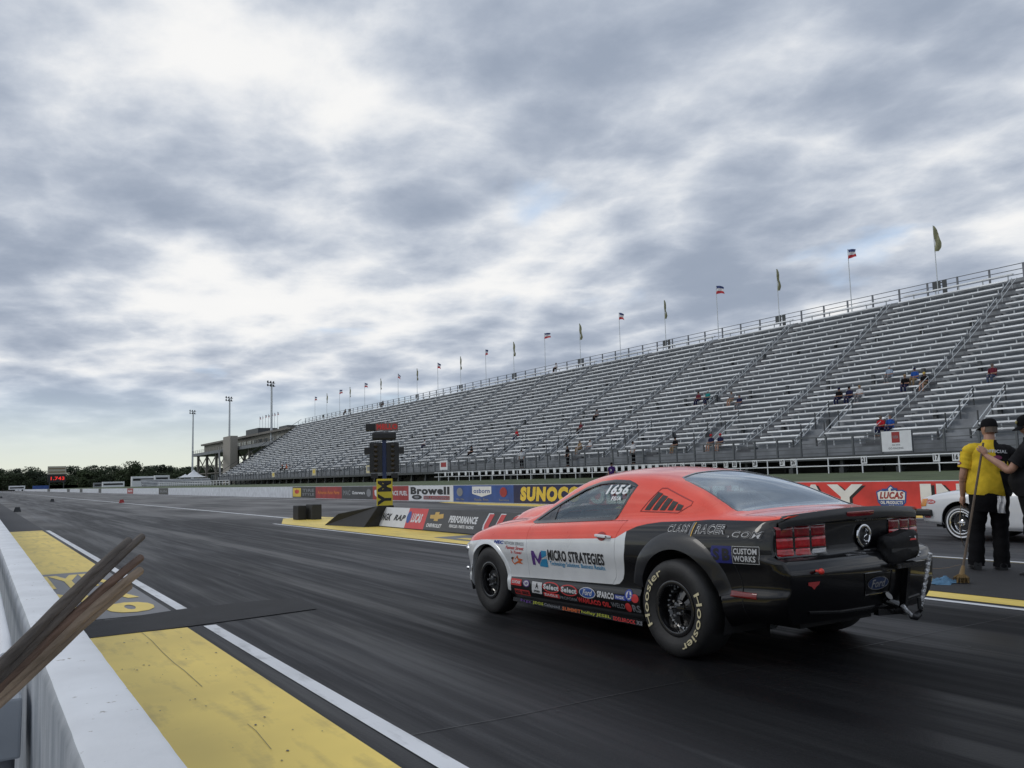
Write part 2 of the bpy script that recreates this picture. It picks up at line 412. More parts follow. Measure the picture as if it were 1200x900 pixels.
def painted(name, col, wear=(0.05, 0.05, 0.055), amt=0.5, scale=1.6):
    m = bpy.data.materials.new(name); m.use_nodes = True
    nt = m.node_tree; N = nt.nodes; L = nt.links; b = N['Principled BSDF']; b.inputs['Roughness'].default_value = 0.55
    tc = N.new('ShaderNodeTexCoord'); n = N.new('ShaderNodeTexNoise'); n.inputs['Scale'].default_value = scale; n.inputs['Detail'].default_value = 9
    n.inputs['Roughness'].default_value = 0.68; L.new(tc.outputs['Object'], n.inputs['Vector'])
    mp = N.new('ShaderNodeMapping'); mp.inputs['Scale'].default_value = (1, 0.15, 1); L.new(tc.outputs['Object'], mp.inputs[0])
    n2 = N.new('ShaderNodeTexNoise'); n2.inputs['Scale'].default_value = scale * 5; n2.inputs['Detail'].default_value = 6; L.new(mp.outputs[0], n2.inputs['Vector'])
    ad = N.new('ShaderNodeMath'); ad.operation = 'ADD'; L.new(n.outputs[0], ad.inputs[0]); L.new(n2.outputs[0], ad.inputs[1])
    mr = N.new('ShaderNodeMapRange'); L.new(ad.outputs[0], mr.inputs[0]); mr.inputs[1].default_value = 1.02; mr.inputs[2].default_value = 1.45
    mr.inputs[4].default_value = amt
    mx = N.new('ShaderNodeMix'); mx.data_type = 'RGBA'; L.new(mr.outputs[0], mx.inputs[0])
    mx.inputs[6].default_value = (*col, 1); mx.inputs[7].default_value = (*wear, 1)
    n3 = N.new('ShaderNodeTexNoise'); n3.inputs['Scale'].default_value = 0.8; n3.inputs['Detail'].default_value = 3; L.new(tc.outputs['Object'], n3.inputs['Vector'])
    m3 = N.new('ShaderNodeMapRange'); L.new(n3.outputs[0], m3.inputs[0]); m3.inputs[1].default_value = .3; m3.inputs[2].default_value = .7; m3.inputs[3].default_value = .85; m3.inputs[4].default_value = 1.12
    mu = N.new('ShaderNodeMix'); mu.data_type = 'RGBA'; mu.blend_type = 'MULTIPLY'; mu.inputs[0].default_value = 1
    L.new(mx.outputs[2], mu.inputs[6]); L.new(m3.outputs[0], mu.inputs[7]); L.new(mu.outputs[2], b.inputs['Base Color'])
    return m

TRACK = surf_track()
GRASS = mat('mown grass', (0.065, 0.088, 0.035), 0.9, var=0.35, scale=0.8, bump=0.6, bscale=25)
EARTH = mat('dry field grass', (0.10, 0.12, 0.055), 0.95, var=0.3, scale=0.05)
P_YEL = painted('worn yellow track paint', (0.80, 0.60, 0.13), amt=0.55)
P_WHT = painted('worn white track paint', (0.68, 0.70, 0.73), amt=0.6, scale=2.5)
P_GRY = painted('grey track paint', (0.17, 0.175, 0.19), amt=0.4)
P_BLK = mat('fresh black rubber strip', (0.012, 0.0125, 0.015), 0.8, var=0.3, scale=3, bump=0.4, bscale=50)
P_ASP = mat('dark shoulder asphalt', (0.030, 0.031, 0.036), 0.75, var=0.3, scale=0.6, stretch=(1, 0.2, 1))

g = MB(); g.add([(-3000, -600, -0.03), (3000, -600, -0.03), (3000, 5000, -0.03), (-3000, 5000, -0.03)], [(0, 1, 2, 3)])
struct(g.build('ground', EARTH))
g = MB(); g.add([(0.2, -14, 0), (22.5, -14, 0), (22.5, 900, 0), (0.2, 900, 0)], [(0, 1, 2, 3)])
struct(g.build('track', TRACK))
g = MB(); g.add([(-9, -14, -0.01), (0.2, -14, -0.01), (0.2, 900, -0.01), (-9, 900, -0.01)], [(0, 1, 2, 3)])
struct(g.build('shoulder', P_ASP))
# grass bank behind the far wall, rising to the foot of the stand
g = MB(); rows = [(22.52, 0.80), (23.5, 0.90), (30, 1.0), (38, 1.05), (44, 1.05), (90, 1.1), (92, -0.1)]
ys = [-30, 0, 20, 40, 60, 90, 130, 170, 210, 260, 420, 430]
P = []
for y in ys:
    k = 1.0 if y < 421 else 0.0
    P.append([(x, y, z * k + 0.02 * math.sin(x * 1.3 + y * .2) * k * (0 if i in (0, 4, 5) else 1)) for i, (x, z) in enumerate(rows)])
g.grid(P); struct(g.build('grass_bank', GRASS, smooth=True))
def sheet(name, poly, z, m):
    g = MB(); g.add([(x, y, z) for x, y in poly], [tuple(range(len(poly)))]); return struct(g.build(name, m))
def band(x0, x1, y0, y1, dx=0.0): return [(x0, y0), (x1, y0), (x1 + dx, y1), (x0 + dx, y1)]
sheet('painted_apron', band(0.31, 1.72, -6, 8.62), 0.004, P_YEL)
sheet('painted_apron', band(0.31, 1.78, 15.3, 31.2), 0.004, P_YEL)
sheet('painted_apron', band(0.31, 1.80, 9.75, 15.3), 0.004, P_GRY)
sheet('asphalt_patch', band(0.31, 1.84, 31.2, 600), 0.004, P_ASP)
sheet('asphalt_strip', [(0.31, 8.60)] + [at_z(*p) for p in ((112, 748), (227, 734), (300, 724), (372, 714), (352, 701), (300, 705), (217, 714), (104, 731))] + [(0.31, 9.9)], 0.008, P_BLK)
sheet('lane_line', band(1.86, 1.975, -6, 8.60), 0.0045, P_WHT)
sheet('lane_line', band(1.86, 1.975, 9.9, 31.0), 0.0045, P_WHT)
# centre island
sheet('painted_island', [(8.36, -6), (11.95, -6), (11.95, 26), (11.0, 31.5), (9.6, 31.5), (8.36, 27.6)], 0.004, P_YEL)
sheet('asphalt_patch', [(8.72, -6), (11.9, -6), (11.9, 8.5), (8.72, 8.5)], 0.008, P_BLK)
sheet('lane_line', band(8.14, 8.24, -6, 27.9), 0.0045, P_WHT)
sheet('lane_line', band(12.0, 12.1, -6, 27.9), 0.0045, P_WHT)
sheet('painted_island', band(8.8, 11.9, 12.4, 17.6), 0.008, P_GRY)
sheet('lane_line', band(9.75, 9.92, 31.5, 700), 0.0045, P_WHT)
sheet('painted_apron', [(20.7, -6), (22.28, -6), (22.28, 42.5), (21.6, 42.5), (20.7, 36)], 0.004, P_YEL)
sheet('lane_line', band(20.3, 20.42, -6, 36), 0.0045, P_WHT)
sheet('lane_line', band(20.6, 20.75, 60, 600), 0.0045, P_WHT)
# lettering painted on the ground
g = MB(); fl = lambda u, v, l: (u, v, 0.009 + l)
put_text(g, fl, '50', 0.75, 1.72, 10.0, 10.9, 0.06)
put_text(g, fl, 'MA', 0.75, 1.70, 11.3, 12.5, 0.05)
put_text(g, fl, 'NYR', 0.55, 1.70, 13.0, 14.9, 0.04)
struct(g.build('ground_lettering', P_YEL))
g = MB(); fl = lambda u, v, l: (u, v, 0.012 + l)
put_text(g, fl, '50', 8.95, 10.9, 12.8, 14.2, 0.06)
put_text(g, fl, 'MA', 8.95, 10.9, 14.8, 16.8, 0.06)
struct(g.build('ground_lettering', P_YEL))
# joints in the pad
g = MB()
def seam(pts, w=0.007):
    for a, b in zip(pts, pts[1:]):
        a = Vector((*a, 0)); b = Vector((*b, 0)); n = Vector((-(b - a).y, (b - a).x, 0)).normalized() * w / 2
        g.add([(v.x, v.y, 0.0042) for v in (a - n, b - n, b + n, a + n)], [(0, 1, 2, 3)])
seam([(1.98, 4.25), (2.6, 4.22), (3.2, 4.24), (8.14, 4.2)])
seam([(12.1, 7.2), (20.3, 7.25)])
def pseam(pts, w=.005, z=.0085):
    q = [at_z(*p) for p in pts]
    for a, b in zip(q, q[1:]):
        a = Vector((*a, 0)); b = Vector((*b, 0)); n = Vector((-(b - a).y, (b - a).x, 0)).normalized() * w / 2
        g.add([(v.x, v.y, z) for v in (a - n, b - n, b + n, a + n)], [(0, 1, 2, 3)])
pseam([(166, 742), (178, 752), (190, 765), (204, 778), (216, 787), (237, 806)], .004)
pseam([(290, 850), (300, 858), (318, 880)], .003)
rs_ = random.Random(8)
for k in range(60):
    x = rs_.uniform(.35, 1.7); y = rs_.uniform(3, 8.5); r_ = rs_.uniform(.003, .009)
    g.add([(x + r_ * math.cos(a) * rs_.uniform(.6, 1.4), y + r_ * math.sin(a) * 1.6, .0082) for a in (0, 1.2, 2.4, 3.7, 5)], [(0, 1, 2, 3, 4)])
for k in range(26):                                   # scraps of rubber on the racing surface
    x = rs_.uniform(2.1, 8); y = rs_.uniform(3.2, 16); r_ = rs_.uniform(.006, .018)
    g.add([(x + r_ * math.cos(a), y + r_ * math.sin(a) * 1.5, .0055 + rs_.uniform(0, .006)) for a in (0, 1.6, 3.1, 4.7)], [(0, 1, 2, 3)])
struct(g.build('pavement_seam', BLACK))
# ---------------------------------------------------------------- far wall with adverts
WX = 22.3; WT = 0.93
far_wall = MB()
rr = [(WX, 0.0), (WX, WT), (WX + 0.2, WT), (WX + 0.2, 0.0)]
yy = list(range(-12, 60, 4)) + list(range(60, 420, 10))
far_wall.prism([(-12, 0), (700, 0), (700, WT), (-12, WT)], lambda a, b: (WX, a, b), lambda a, b: (WX + 0.2, a, b))
fw = far_wall.build('concrete_wall', WHITE_CONC)
tag(fw, 'long low white barrier wall with adverts below the grandstand', 'wall')
def wall_y(px): return at_x(px, 580, WX)[0]
def wf(u, v, l=0.0): return (WX - 0.006 - l, u, v)
def wpanel(p0, p1, m, items=(), h0=0.03, h1=None):
    """items: (text, fraction u0, u1, v0, v1, material, bold, shear)"""
    ya, yb = wall_y(p0), wall_y(p1)
    h1 = h1 or WT - 0.02
    g = MB(); g.add([wf(ya, h0, 0), wf(yb, h0, 0), wf(yb, h1, 0), wf(ya, h1, 0)], [(0, 1, 2, 3)])
    o = g.build('banner', m, fw)
    T = lambda u, v, l: wf(ya + (yb - ya) * u, h0 + (h1 - h0) * v, l + 0.004)
    byc = {}
    for it in items:
        mm = it[-1]; byc.setdefault(mm.name, (mm, []))[1].append(it)
    lift = 0.0
    for mm, its in byc.values():
        g = MB(); lift += 0.003
        for it in its:
            if it[0] == 'poly': put_poly(g, T, it[1], lift)
            else: put_text(g, T, it[0], it[1], it[2], it[3], it[4], it[5], it[6], lift=lift)
        g.build('lettering', mm, o, fix=False)
    return o
shield = [(0.0, .72), (.12, .80), (.3, .78), (.5, 1.0), (.7, .78), (.88, .80), (1, .72), (.96, .3), (.8, .1), (.5, 0), (.2, .1), (.04, .3)]
def sc(poly, u0, u1, v0, v1): return [(u0 + (u1 - u0) * a, v0 + (v1 - v0) * b) for a, b in poly]
wpanel(343, 370, BLACK, [('poly', rect(.02, .38, .1, .9), YELLOW), ('poly', sc(shield, .1, .3, .35, .8), RED), ('TIRE', .45, .95, .55, .82, .03, 0, GREY_M), ('STYLE', .45, .95, .2, .45, .03, 0, GREY_M)])
wpanel(370, 400.5, DKRED, [('Advance Auto Parts', .08, .92, .36, .66, .03, .1, ORANGE)])
wpanel(400.5, 437, DGREY, [('MAC', .06, .3, .3, .7, .04, 0, GREY_M), ('Outerwears', .36, .76, .38, .64, .03, 0, WHITE), ('poly', ell(.88, .5, .07, .3), GREY_M)])
wpanel(437, 479, DKRED, [('poly', sc(shield, .05, .42, .1, .9), WHITE), ('VP', .12, .36, .38, .75, .04, 0, RED), ('RACE FUEL', .5, .97, .34, .66, .03, 0, WHITE)])
wpanel(479, 531, WHITE, [('Browell', .05, .93, .42, .93, .055, 0, BLACK), ('poly', rect(.36, .93, .10, .34), DKRED), ('poly', ell(.2, .24, .12, .16), BLACK), ('poly', ell(.2, .24, .06, .09), GREY_M), ('BELLHOUSING', .38, .92, .13, .31, .03, 0, GREY_M)])
wpanel(531.5, 602, BLUE, [('poly', [(.34, .93), (.66, .93), (.66, .5), (.5, .32), (.34, .5)], WHITE), ('osborn', .365, .635, .54, .80, .02, 0, BLUE), ('Reads. First.', .38, .62, .08, .24, .02, 0, GREY_M),
    ('poly', ell(.12, .6, .055, .26), GREY_M), ('Win / Bet', .05, .2, .1, .22, .02, 0, GREY_M), ('poly', ell(.85, .6, .055, .28), DKRED), ('Service', .78, .93, .1, .22, .02, 0, GREY_M)])
wpanel(602, 690, NAVY, [('SUNOCO', .1, .9, .12, .90, .075, .12, YELLOW)])
ya = wall_y(690)
wpanel(690, 1400, RED, [('poly', [(-1, 0)] * 0 or rect(0, .0001, 0, .0001), WHITE)])
# giant lettering along the red part
g = MB(); gs = MB()
def big(s, p0, p1, b=0.05):
    a, c = wall_y(p0), wall_y(p1)
    put_text(g, wf, s, a, c, 0.08, 0.84, b, 0, lift=0.008)
    put_text(gs, wf, s, a - 0.10, c - 0.10, 0.05, 0.80, b, 0, lift=0.004)
big('OLD', 691, 740); big('BRIDGE', 752, 850); big('TOW', 858, 893)
big('W', 905, 935); big('A', 938, 971); big('Y', 970, 1012); big('I', 1079, 1092); big('N', 1098, 1130)
big('DY', 1150, 1240)
redb = [c for c in fw.children if c.name.startswith('banner')][-1]
gs.build('lettering', BLACK, redb, fix=False); g.build('lettering', WHITE, redb, fix=False)
a, c = wall_y(1027), wall_y(1063)
T = lambda u, v, l: wf(a + (c - a) * u, 0.10 + 0.72 * v, l + 0.006)
lg = MB(); lg.cur = 0; put_poly(lg, T, sc(shield, 0, 1, 0, 1), 0.0)
lg.cur = 1; put_poly(lg, T, sc(shield, .05, .95, .05, .93), 0.004)
lg.cur = 2; put_poly(lg, T, [(.08, .4), (.92, .4), (.88, .2), (.5, .07), (.12, .2)], 0.008)
lg.cur = 3; put_text(lg, T, 'LUCAS', .12, .9, .44, .72, .04, .25, lift=.012)
lg.cur = 1; put_text(lg, T, 'OIL PRODUCTS', .14, .86, .23, .36, .03, 0, lift=.012); put_text(lg, T, 'INC', .42, .58, .12, .19, .03, 0, lift=.012)
lg.cur = 2; put_poly(lg, T, [(.2, .75), (.42, .75), (.42, .84), (.2, .84)], .008); put_poly(lg, T, [(.5, .75), (.72, .79), (.7, .87), (.5, .85)], .008)
lg.build('emblem', [BLUE, WHITE, BLUE, DKRED], redb, fix=False)
wpanel(186, 197, BLACK, [('SUN', .15, .85, .3, .7, .03, 0, GREY_M)])
wpanel(149, 156, DKRED, [('GO', .15, .85, .3, .7, .03, 0, WHITE)])
for p in (117, 95, 80, 57): wpanel(p - 1.6, p + 1.6, DGREY)

# ---------------------------------------------------------------- near wall on the left
nw = MB()
P = []
rnd = random.Random(3)
secp = [(0.165, 0.0), (0.158, 0.45), (0.152, 0.875), (0.160, 0.896), (0.175, 0.902), (0.282, 0.902), (0.296, 0.896), (0.304, 0.875), (0.312, 0.45), (0.315, 0.0)]
y = -3.0
while y < 62:
    P.append([(x + rnd.uniform(-.0005, .0005), y, z + (rnd.uniform(-.0006, .0006) if z > .5 else 0)) for x, z in secp])
    y += 0.06 if y < 8 else 1.0
nw.grid(P)
near_wall_mat = bpy.data.materials.new('chipped white barrier paint')
def nwm(m):
    m.use_nodes = True; nt = m.node_tree; N = nt.nodes; L = nt.links; b = N['Principled BSDF']; b.inputs['Roughness'].default_value = 0.55
    tc = N.new('ShaderNodeTexCoord')
    n = N.new('ShaderNodeTexNoise'); n.inputs['Scale'].default_value = 26; n.inputs['Detail'].default_value = 8; n.inputs['Roughness'].default_value = .6
    L.new(tc.outputs['Object'], n.inputs['Vector'])
    mp = N.new('ShaderNodeMapping'); mp.inputs['Scale'].default_value = (3.5, 3.5, 1.0); L.new(tc.outputs['Object'], mp.inputs[0])
    n2 = N.new('ShaderNodeTexNoise'); n2.inputs['Scale'].default_value = 3; n2.inputs['Detail'].default_value = 8; L.new(mp.outputs[0], n2.inputs['Vector'])
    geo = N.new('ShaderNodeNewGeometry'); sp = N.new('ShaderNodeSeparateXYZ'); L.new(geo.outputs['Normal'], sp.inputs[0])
    # sides darkened in colour for their shade, with streaky grime; chips everywhere
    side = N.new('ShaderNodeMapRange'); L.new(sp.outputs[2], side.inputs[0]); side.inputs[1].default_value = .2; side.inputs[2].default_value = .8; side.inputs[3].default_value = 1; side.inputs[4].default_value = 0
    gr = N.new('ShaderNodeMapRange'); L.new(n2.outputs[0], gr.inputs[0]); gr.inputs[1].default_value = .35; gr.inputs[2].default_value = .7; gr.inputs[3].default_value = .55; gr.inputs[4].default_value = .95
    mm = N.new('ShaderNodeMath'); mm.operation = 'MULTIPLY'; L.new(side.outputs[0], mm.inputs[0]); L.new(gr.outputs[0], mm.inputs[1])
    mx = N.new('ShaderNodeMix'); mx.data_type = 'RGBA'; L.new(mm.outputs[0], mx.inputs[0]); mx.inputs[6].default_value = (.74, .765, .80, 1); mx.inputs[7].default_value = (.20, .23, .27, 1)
    ch = N.new('ShaderNodeMapRange'); L.new(n.outputs[0], ch.inputs[0]); ch.inputs[1].default_value = .655; ch.inputs[2].default_value = .69
    mx2 = N.new('ShaderNodeMix'); mx2.data_type = 'RGBA'; L.new(ch.outputs[0], mx2.inputs[0]); L.new(mx.outputs[2], mx2.inputs[6]); mx2.inputs[7].default_value = (.33, .31, .29, 1)
    n4 = N.new('ShaderNodeTexNoise'); n4.inputs['Scale'].default_value = 4; n4.inputs['Detail'].default_value = 6; L.new(tc.outputs['Object'], n4.inputs['Vector'])
    m4 = N.new('ShaderNodeMapRange'); L.new(n4.outputs[0], m4.inputs[0]); m4.inputs[1].default_value = .3; m4.inputs[2].default_value = .7; m4.inputs[3].default_value = .88; m4.inputs[4].default_value = 1.06
    mu = N.new('ShaderNodeMix'); mu.data_type = 'RGBA'; mu.blend_type = 'MULTIPLY'; mu.inputs[0].default_value = 1; L.new(mx2.outputs[2], mu.inputs[6]); L.new(m4.outputs[0], mu.inputs[7])
    L.new(mu.outputs[2], b.inputs['Base Color'])
    bp = N.new('ShaderNodeBump'); bp.inputs['Strength'].default_value = .5; bp.inputs['Distance'].default_value = .004; L.new(n.outputs[0], bp.inputs['Height']); L.new(bp.outputs[0], b.inputs['Normal'])
nwm(near_wall_mat)
nwo = nw.build('concrete_wall', near_wall_mat, smooth=True)
tag(nwo, 'narrow chipped white concrete wall close by on the left, sticks resting on it', 'wall')
# rusty edge stain line along foot of the near wall
g = MB(); g.box(0.316, 0.335, -3, 31, 0, 0.012); tag(g.build('curb_strip', mat('brown sealant', (.16, .09, .06), .8)), 'thin brown sealant strip along the foot of the white wall', 'curb')
# steel box and pipes behind the near wall
bx = MB(); bx.box(-0.42, 0.13, 2.90, 3.20, 0.575, 0.745)
bo = bx.build('utility_box', mat('grey painted steel box', (.33, .36, .40), .5, var=.15), bevel=.008)
tag(bo, 'grey painted utility box low behind the white wall', 'box')
g = MB()
g.tube([(0.0, 2.888, .70), (0.03, 2.888, .70)], .012)
g.build('hinge', STEEL_L, bo)
pp = MB(); pp.tube([(0.088, 3.02, .73), (0.088, 3.05, .84), (0.088, 3.2, .865), (0.088, 40, .865)], 0.018, 12)
po = pp.build('pipe', WHITE, smooth=True); tag(po, 'thin white conduit pipe running along the back of the white wall', 'pipe')
pp = MB(); pp.tube([(0.085, 2.98, .0), (0.085, 2.98, .3), (0.085, 2.98, .57)], 0.035, 14); po2 = pp.build('pipe', GREY_M, smooth=True)
tag(po2, 'grey riser pipe dropping from the underside of the utility box', 'pipe')

# ---------------------------------------------------------------- wooden sticks leaning on the wall
WOOD = [mat('weathered wood', (.085, .068, .056), .8, var=.6, scale=22, stretch=(1, 1, .12), bump=.9, bscale=90),
        mat('brown wood', (.15, .085, .055), .8, var=.6, scale=22, stretch=(1, 1, .12), bump=.9, bscale=90),
        mat('pale worn wood', (.26, .19, .13), .8, var=.6, scale=22, stretch=(1, 1, .12), bump=.9, bscale=90)]
def stick(px1, py1, px0, py0, r, wi, label, y1=1.80, y0=1.30):
    def on_y(px, py, y):
        w = ray(px, py); t = y / w[1]; return Vector((w[0] * t, y, CAMH + w[2] * t))
    a = on_y(px1, py1, y1); b = on_y(px0, py0, y0); d = (a - b)
    b2 = b - d * 0.9
    n = 12; L_ = (a - b2).length
    mb = MB(); pts = []; rs = []
    for k in range(n + 1):
        t = k / n; pts.append((0.002 * math.sin(t * 9 + r * 900), 0.002 * math.cos(t * 7), t * L_)); rs.append(r * (1 + .05 * math.sin(t * 31)))
    pts.append((0, 0, L_ + r * .35)); rs.append(r * .82); pts.append((0, 0, L_ + r * .5)); rs.append(r * .3)
    mb.tube(pts, rs, 14)
    o = mb.build('wooden_pole', WOOD[wi], smooth=True)
    o.rotation_mode = 'QUATERNION'; o.rotation_quaternion = (a - b2).to_track_quat('Z', 'Y'); o.location = b2
    tag(o, label, 'pole', 'wooden poles bundled against the wall')
stick(150, 635, 0, 777, .0078, 0, 'dark wooden pole leaning on the wall, uppermost of the bundle')
stick(166, 630, 0, 789, .0074, 0, 'dark wooden pole whose tip reaches highest and farthest right', 1.84)
stick(164, 655, 0, 798, .0076, 1, 'reddish brown wooden pole in the middle of the bundle', 1.78)
stick(163, 670, 0, 808, .0080, 2, 'pale worn wooden pole just below the reddish one', 1.72)
stick(150, 688, 0, 818, .0078, 2, 'shortest pale wooden pole, lowest of the bundle', 1.68)
stick(158, 676, 0, 803, .0066, 1, 'thin brown wooden pole between the two pale ones', 1.86)
stick(143, 650, 0, 785, .0066, 0, 'thin dark wooden pole lying between the two uppermost ones', 1.90)
# ================================================================ grandstand
NROW = 26; RX0 = 44.2; RDX = 0.72
ROWX = [RX0 + i * RDX for i in range(NROW)]
ROWZ = []
z = 2.72
for i in range(NROW):
    ROWZ.append(z); z += 0.375 + (0.565 - 0.375) * i / (NROW - 1)
GY0, GY1 = 2.0, 190.5
AISLES = [21.3 + 9.75 * k - 9.75 for k in range(19)]
AISLES = [a for a in AISLES if a < GY1 - 2]
VOMS = [a + 4.9 for a in AISLES[:-1]]
gs_root = empty('grandstand', (44, GY0, 1.0))
tag(gs_root, 'huge open aluminium bleacher grandstand rising along the far side of the track', 'grandstand')
def gpart(mb, name, m, smooth=False, parent=None):
    o = mb.build(name, m, parent or gs_root, smooth=smooth, fix=False)
    if parent is None: o.matrix_parent_inverse = Matrix.Translation(-gs_root.location)
    return o
def spans(i):
    cuts = [(a - 0.62, a + 0.62) for a in AISLES]
    if i < 5: cuts += [(v - .95, v + .95) for v in VOMS]
    cuts.sort(); y = GY0; out = []
    for a, b in cuts:
        if a > y + .3: out.append((y, a))
        y = b
    out.append((y, GY1)); return out
def bench(mb, i, a, b):
    x, z = ROWX[i], ROWZ[i]
    mb.cur = 0; mb.box(x - .08, x + .19, a, b, z + .40, z + .445)
    mb.box(x - .10, x - .081, a, b, z + .36, z + .45)
    mb.cur = 1; y = a + .35
    while y < b: mb.box(x + .02, x + .09, y, y + .06, z + .0, z + .402); y += 1.83
rest = MB(); nb_ = 0
for i in range(NROW):
    for (a, b) in spans(i):
        if 21 < (a + b) / 2 < 50.5 and nb_ < 100:
            mb = MB(); bench(mb, i, a, b); gpart(mb, 'bench', [ALU, STEEL_L]); nb_ += 1
        else: bench(rest, i, a, b)
o = gpart(rest, 'benches', [ALU, STEEL_L]); o['kind'] = 'stuff'
# stepped deck and risers, one continuous stepped sheet
mb = MB(); prof = []
prof.append((RX0 - .35, 2.06))
for i in range(NROW):
    x, z = ROWX[i], ROWZ[i]
    prof.append((x - .36, z - .02)); prof.append((x + .29, z)); 
prof2 = [(RX0 - 1.75, 2.04)] + prof + [(ROWX[-1] + 1.2, ROWZ[-1])]
for k in range(len(prof2) - 1):
    (x0, z0), (x1, z1) = prof2[k], prof2[k + 1]
    for s0 in range(0, 12):
        a = GY0 + (GY1 - GY0) * s0 / 12; b = GY0 + (GY1 - GY0) * (s0 + 1) / 12
        mb.add([(x0, a, z0), (x0, b, z0), (x1, b, z1), (x1, a, z1)], [(0, 1, 2, 3)])
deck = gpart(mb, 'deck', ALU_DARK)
# aisle stairs (half steps) and rails
stm = MB()
for a in AISLES:
    mb = MB()
    for i in range(NROW - 1):
        x, z = ROWX[i], ROWZ[i]
        mb.box(x - .02, x + .27, a - .60, a + .60, z + .005, z + .20); mb.box(x - .36, x - .021, a - .60, a + .60, z - .15, z + .004)
    gpart(mb, 'aisle_steps', mat('dark aisle tread', (.075, .08, .09), .7, var=.2))
    mb = MB(); i = 0
    while i < NROW - 2:
        x0, z0, x1, z1 = ROWX[i], ROWZ[i], ROWX[i + 2], ROWZ[i + 2]
        r = .022
        mb.tube([(x0, a, z0), (x0, a, z0 + .86), (x0 + .06, a, z0 + .93), (x1, a, z1 + .93), (x1, a, z1)], r, 5)
        x2, z2 = ROWX[min(i + 3, NROW - 1)], ROWZ[min(i + 3, NROW - 1)]; mb.tube([(x0, a, z0 + .5), (x1, a, z1 + .5), (x2, a, z2 + .5)], r, 5)
        i += 3
    gpart(mb, 'handrail', STEEL_L)
for v in VOMS:
    mb = MB()                                 # stair from the front walkway cut into the first rows
    for s_ in range(9):
        mb.box(RX0 - .2 + s_ * .42, RX0 + .3 + s_ * .42, v - .7, v + .7, 2.1, 2.2 + s_ * .24)
    gpart(mb, 'access_steps', mat('dark aisle tread', (.075, .08, .09)))
    for sy in (-.9, .9):
        mb = MB(); y = v + sy
        for dz in (.95, .62):
            mb.tube([(RX0 - .1, y, 2.15 + dz), (ROWX[5] + .1, y, ROWZ[5] + dz + .1)], .026, 5)
        mb.cur = 1
        for j in (1, 3, 5): mb.box(ROWX[j] - .03, ROWX[j] + .03, y - .03, y + .03, ROWZ[j] - .3, ROWZ[j] + 1.1)
        mb.box(RX0 - .14, RX0 - .06, y - .04, y + .04, 2.1, 3.2); mb.cur = 0
        gpart(mb, 'access_rail', [STEEL_L, STEEL_D])
# front walkway rail
mb = MB(); FX = RX0 - 1.7
for zz, w in ((3.17, .07), (2.80, .04), (2.50, .04), (2.22, .05)): mb.bar((FX, GY0, zz), (FX, GY1, zz), .05, w)
y = GY0
while y <= GY1: mb.box(FX - .05, FX + .05, y - .05, y + .05, 1.85, 3.22); y += 1.83
gpart(mb, 'front_railing', mat('grey railing', (.11, .12, .13), .5, .2))
mb = MB(); mb.box(FX - .12, FX - .06, GY0, GY1, 1.80, 2.06); gpart(mb, 'fascia', STEEL_D)
y = GY0 + 1
while y < GY1:
    mb = MB()
    for x in (FX + .3, FX + 4, FX + 9, FX + 15): 
        ztop = 1.85 if x < FX + 2 else (2.0 + (x - FX) * .62)
        mb.box(x - .1, x + .1, y - .1, y + .1, .6, ztop)
    mb.box(FX + .15, FX + .45, y - .15, y + .15, .6, 1.35)
    mb.bar((FX + .3, y, 1.0), (FX + 4, y + 0, 3.5), .08, .08); mb.bar((FX + .2, y, .9), (FX + 15, y, .9), .1, .1)
    gpart(mb, 'support_frame', STEEL_D)
    y += 3.66
mb = MB(); mb.box(FX + 5, FX + 5.1, GY0, GY1, .5, 3.6); gpart(mb, 'back_screen', BLACK)  # black sheet standing in for the shade in the void below the deck
# top rail
TXX = ROWX[-1] + 0.75; TZ = ROWZ[-1]
mb = MB(); zt = 15.6; 
for zz in (zt, zt - .38, zt - .75): mb.bar((TXX, GY0, zz), (TXX, GY1, zz), .04, .05)
y = GY0
while y <= GY1: mb.box(TXX - .05, TXX + .05, y - .06, y + .06, TZ, zt + .03); y += 2.44
gpart(mb, 'top_railing', mat('weathered rail', (.16, .17, .19), .5, .3))
for k in range(10):
    y = 39 + 15.6 * k - 2.0
    if y < GY1:
        mb = MB(); mb.box(TXX - .06, TXX, y, y + .35, TZ + .2, zt); mb.box(TXX - .059, TXX - .001, y + .34, y + .51, zt - .2, zt - .1); mb.box(TXX - .06, TXX, y + .5, y + 1.15, TZ + .5, zt)
        gpart(mb, 'row_sign', STEEL_D)
mb = MB(); mb.add([(TXX + .6, GY0, .5), (TXX + .6, GY1, .5), (TXX + .6, GY1, TZ), (TXX + .6, GY0, TZ)], [(0, 1, 2, 3)]); gpart(mb, 'back_wall', STEEL_D)
# end of the stand: stringer and stair rail running down
mb = MB(); mb.bar((RX0, GY1, ROWZ[0] - .1), (ROWX[-1], GY1, ROWZ[-1] - .1), .1, .5)
mb.bar((RX0, GY1 + .1, ROWZ[0] + 1.1), (ROWX[-1], GY1 + .1, ROWZ[-1] + 1.1), .06, .08)
for i in range(0, NROW, 3): mb.box(ROWX[i] - .04, ROWX[i] + .04, GY1 + .05, GY1 + .13, ROWZ[i] - .2, ROWZ[i] + 1.1)
gpart(mb, 'end_railing', STEEL_D)

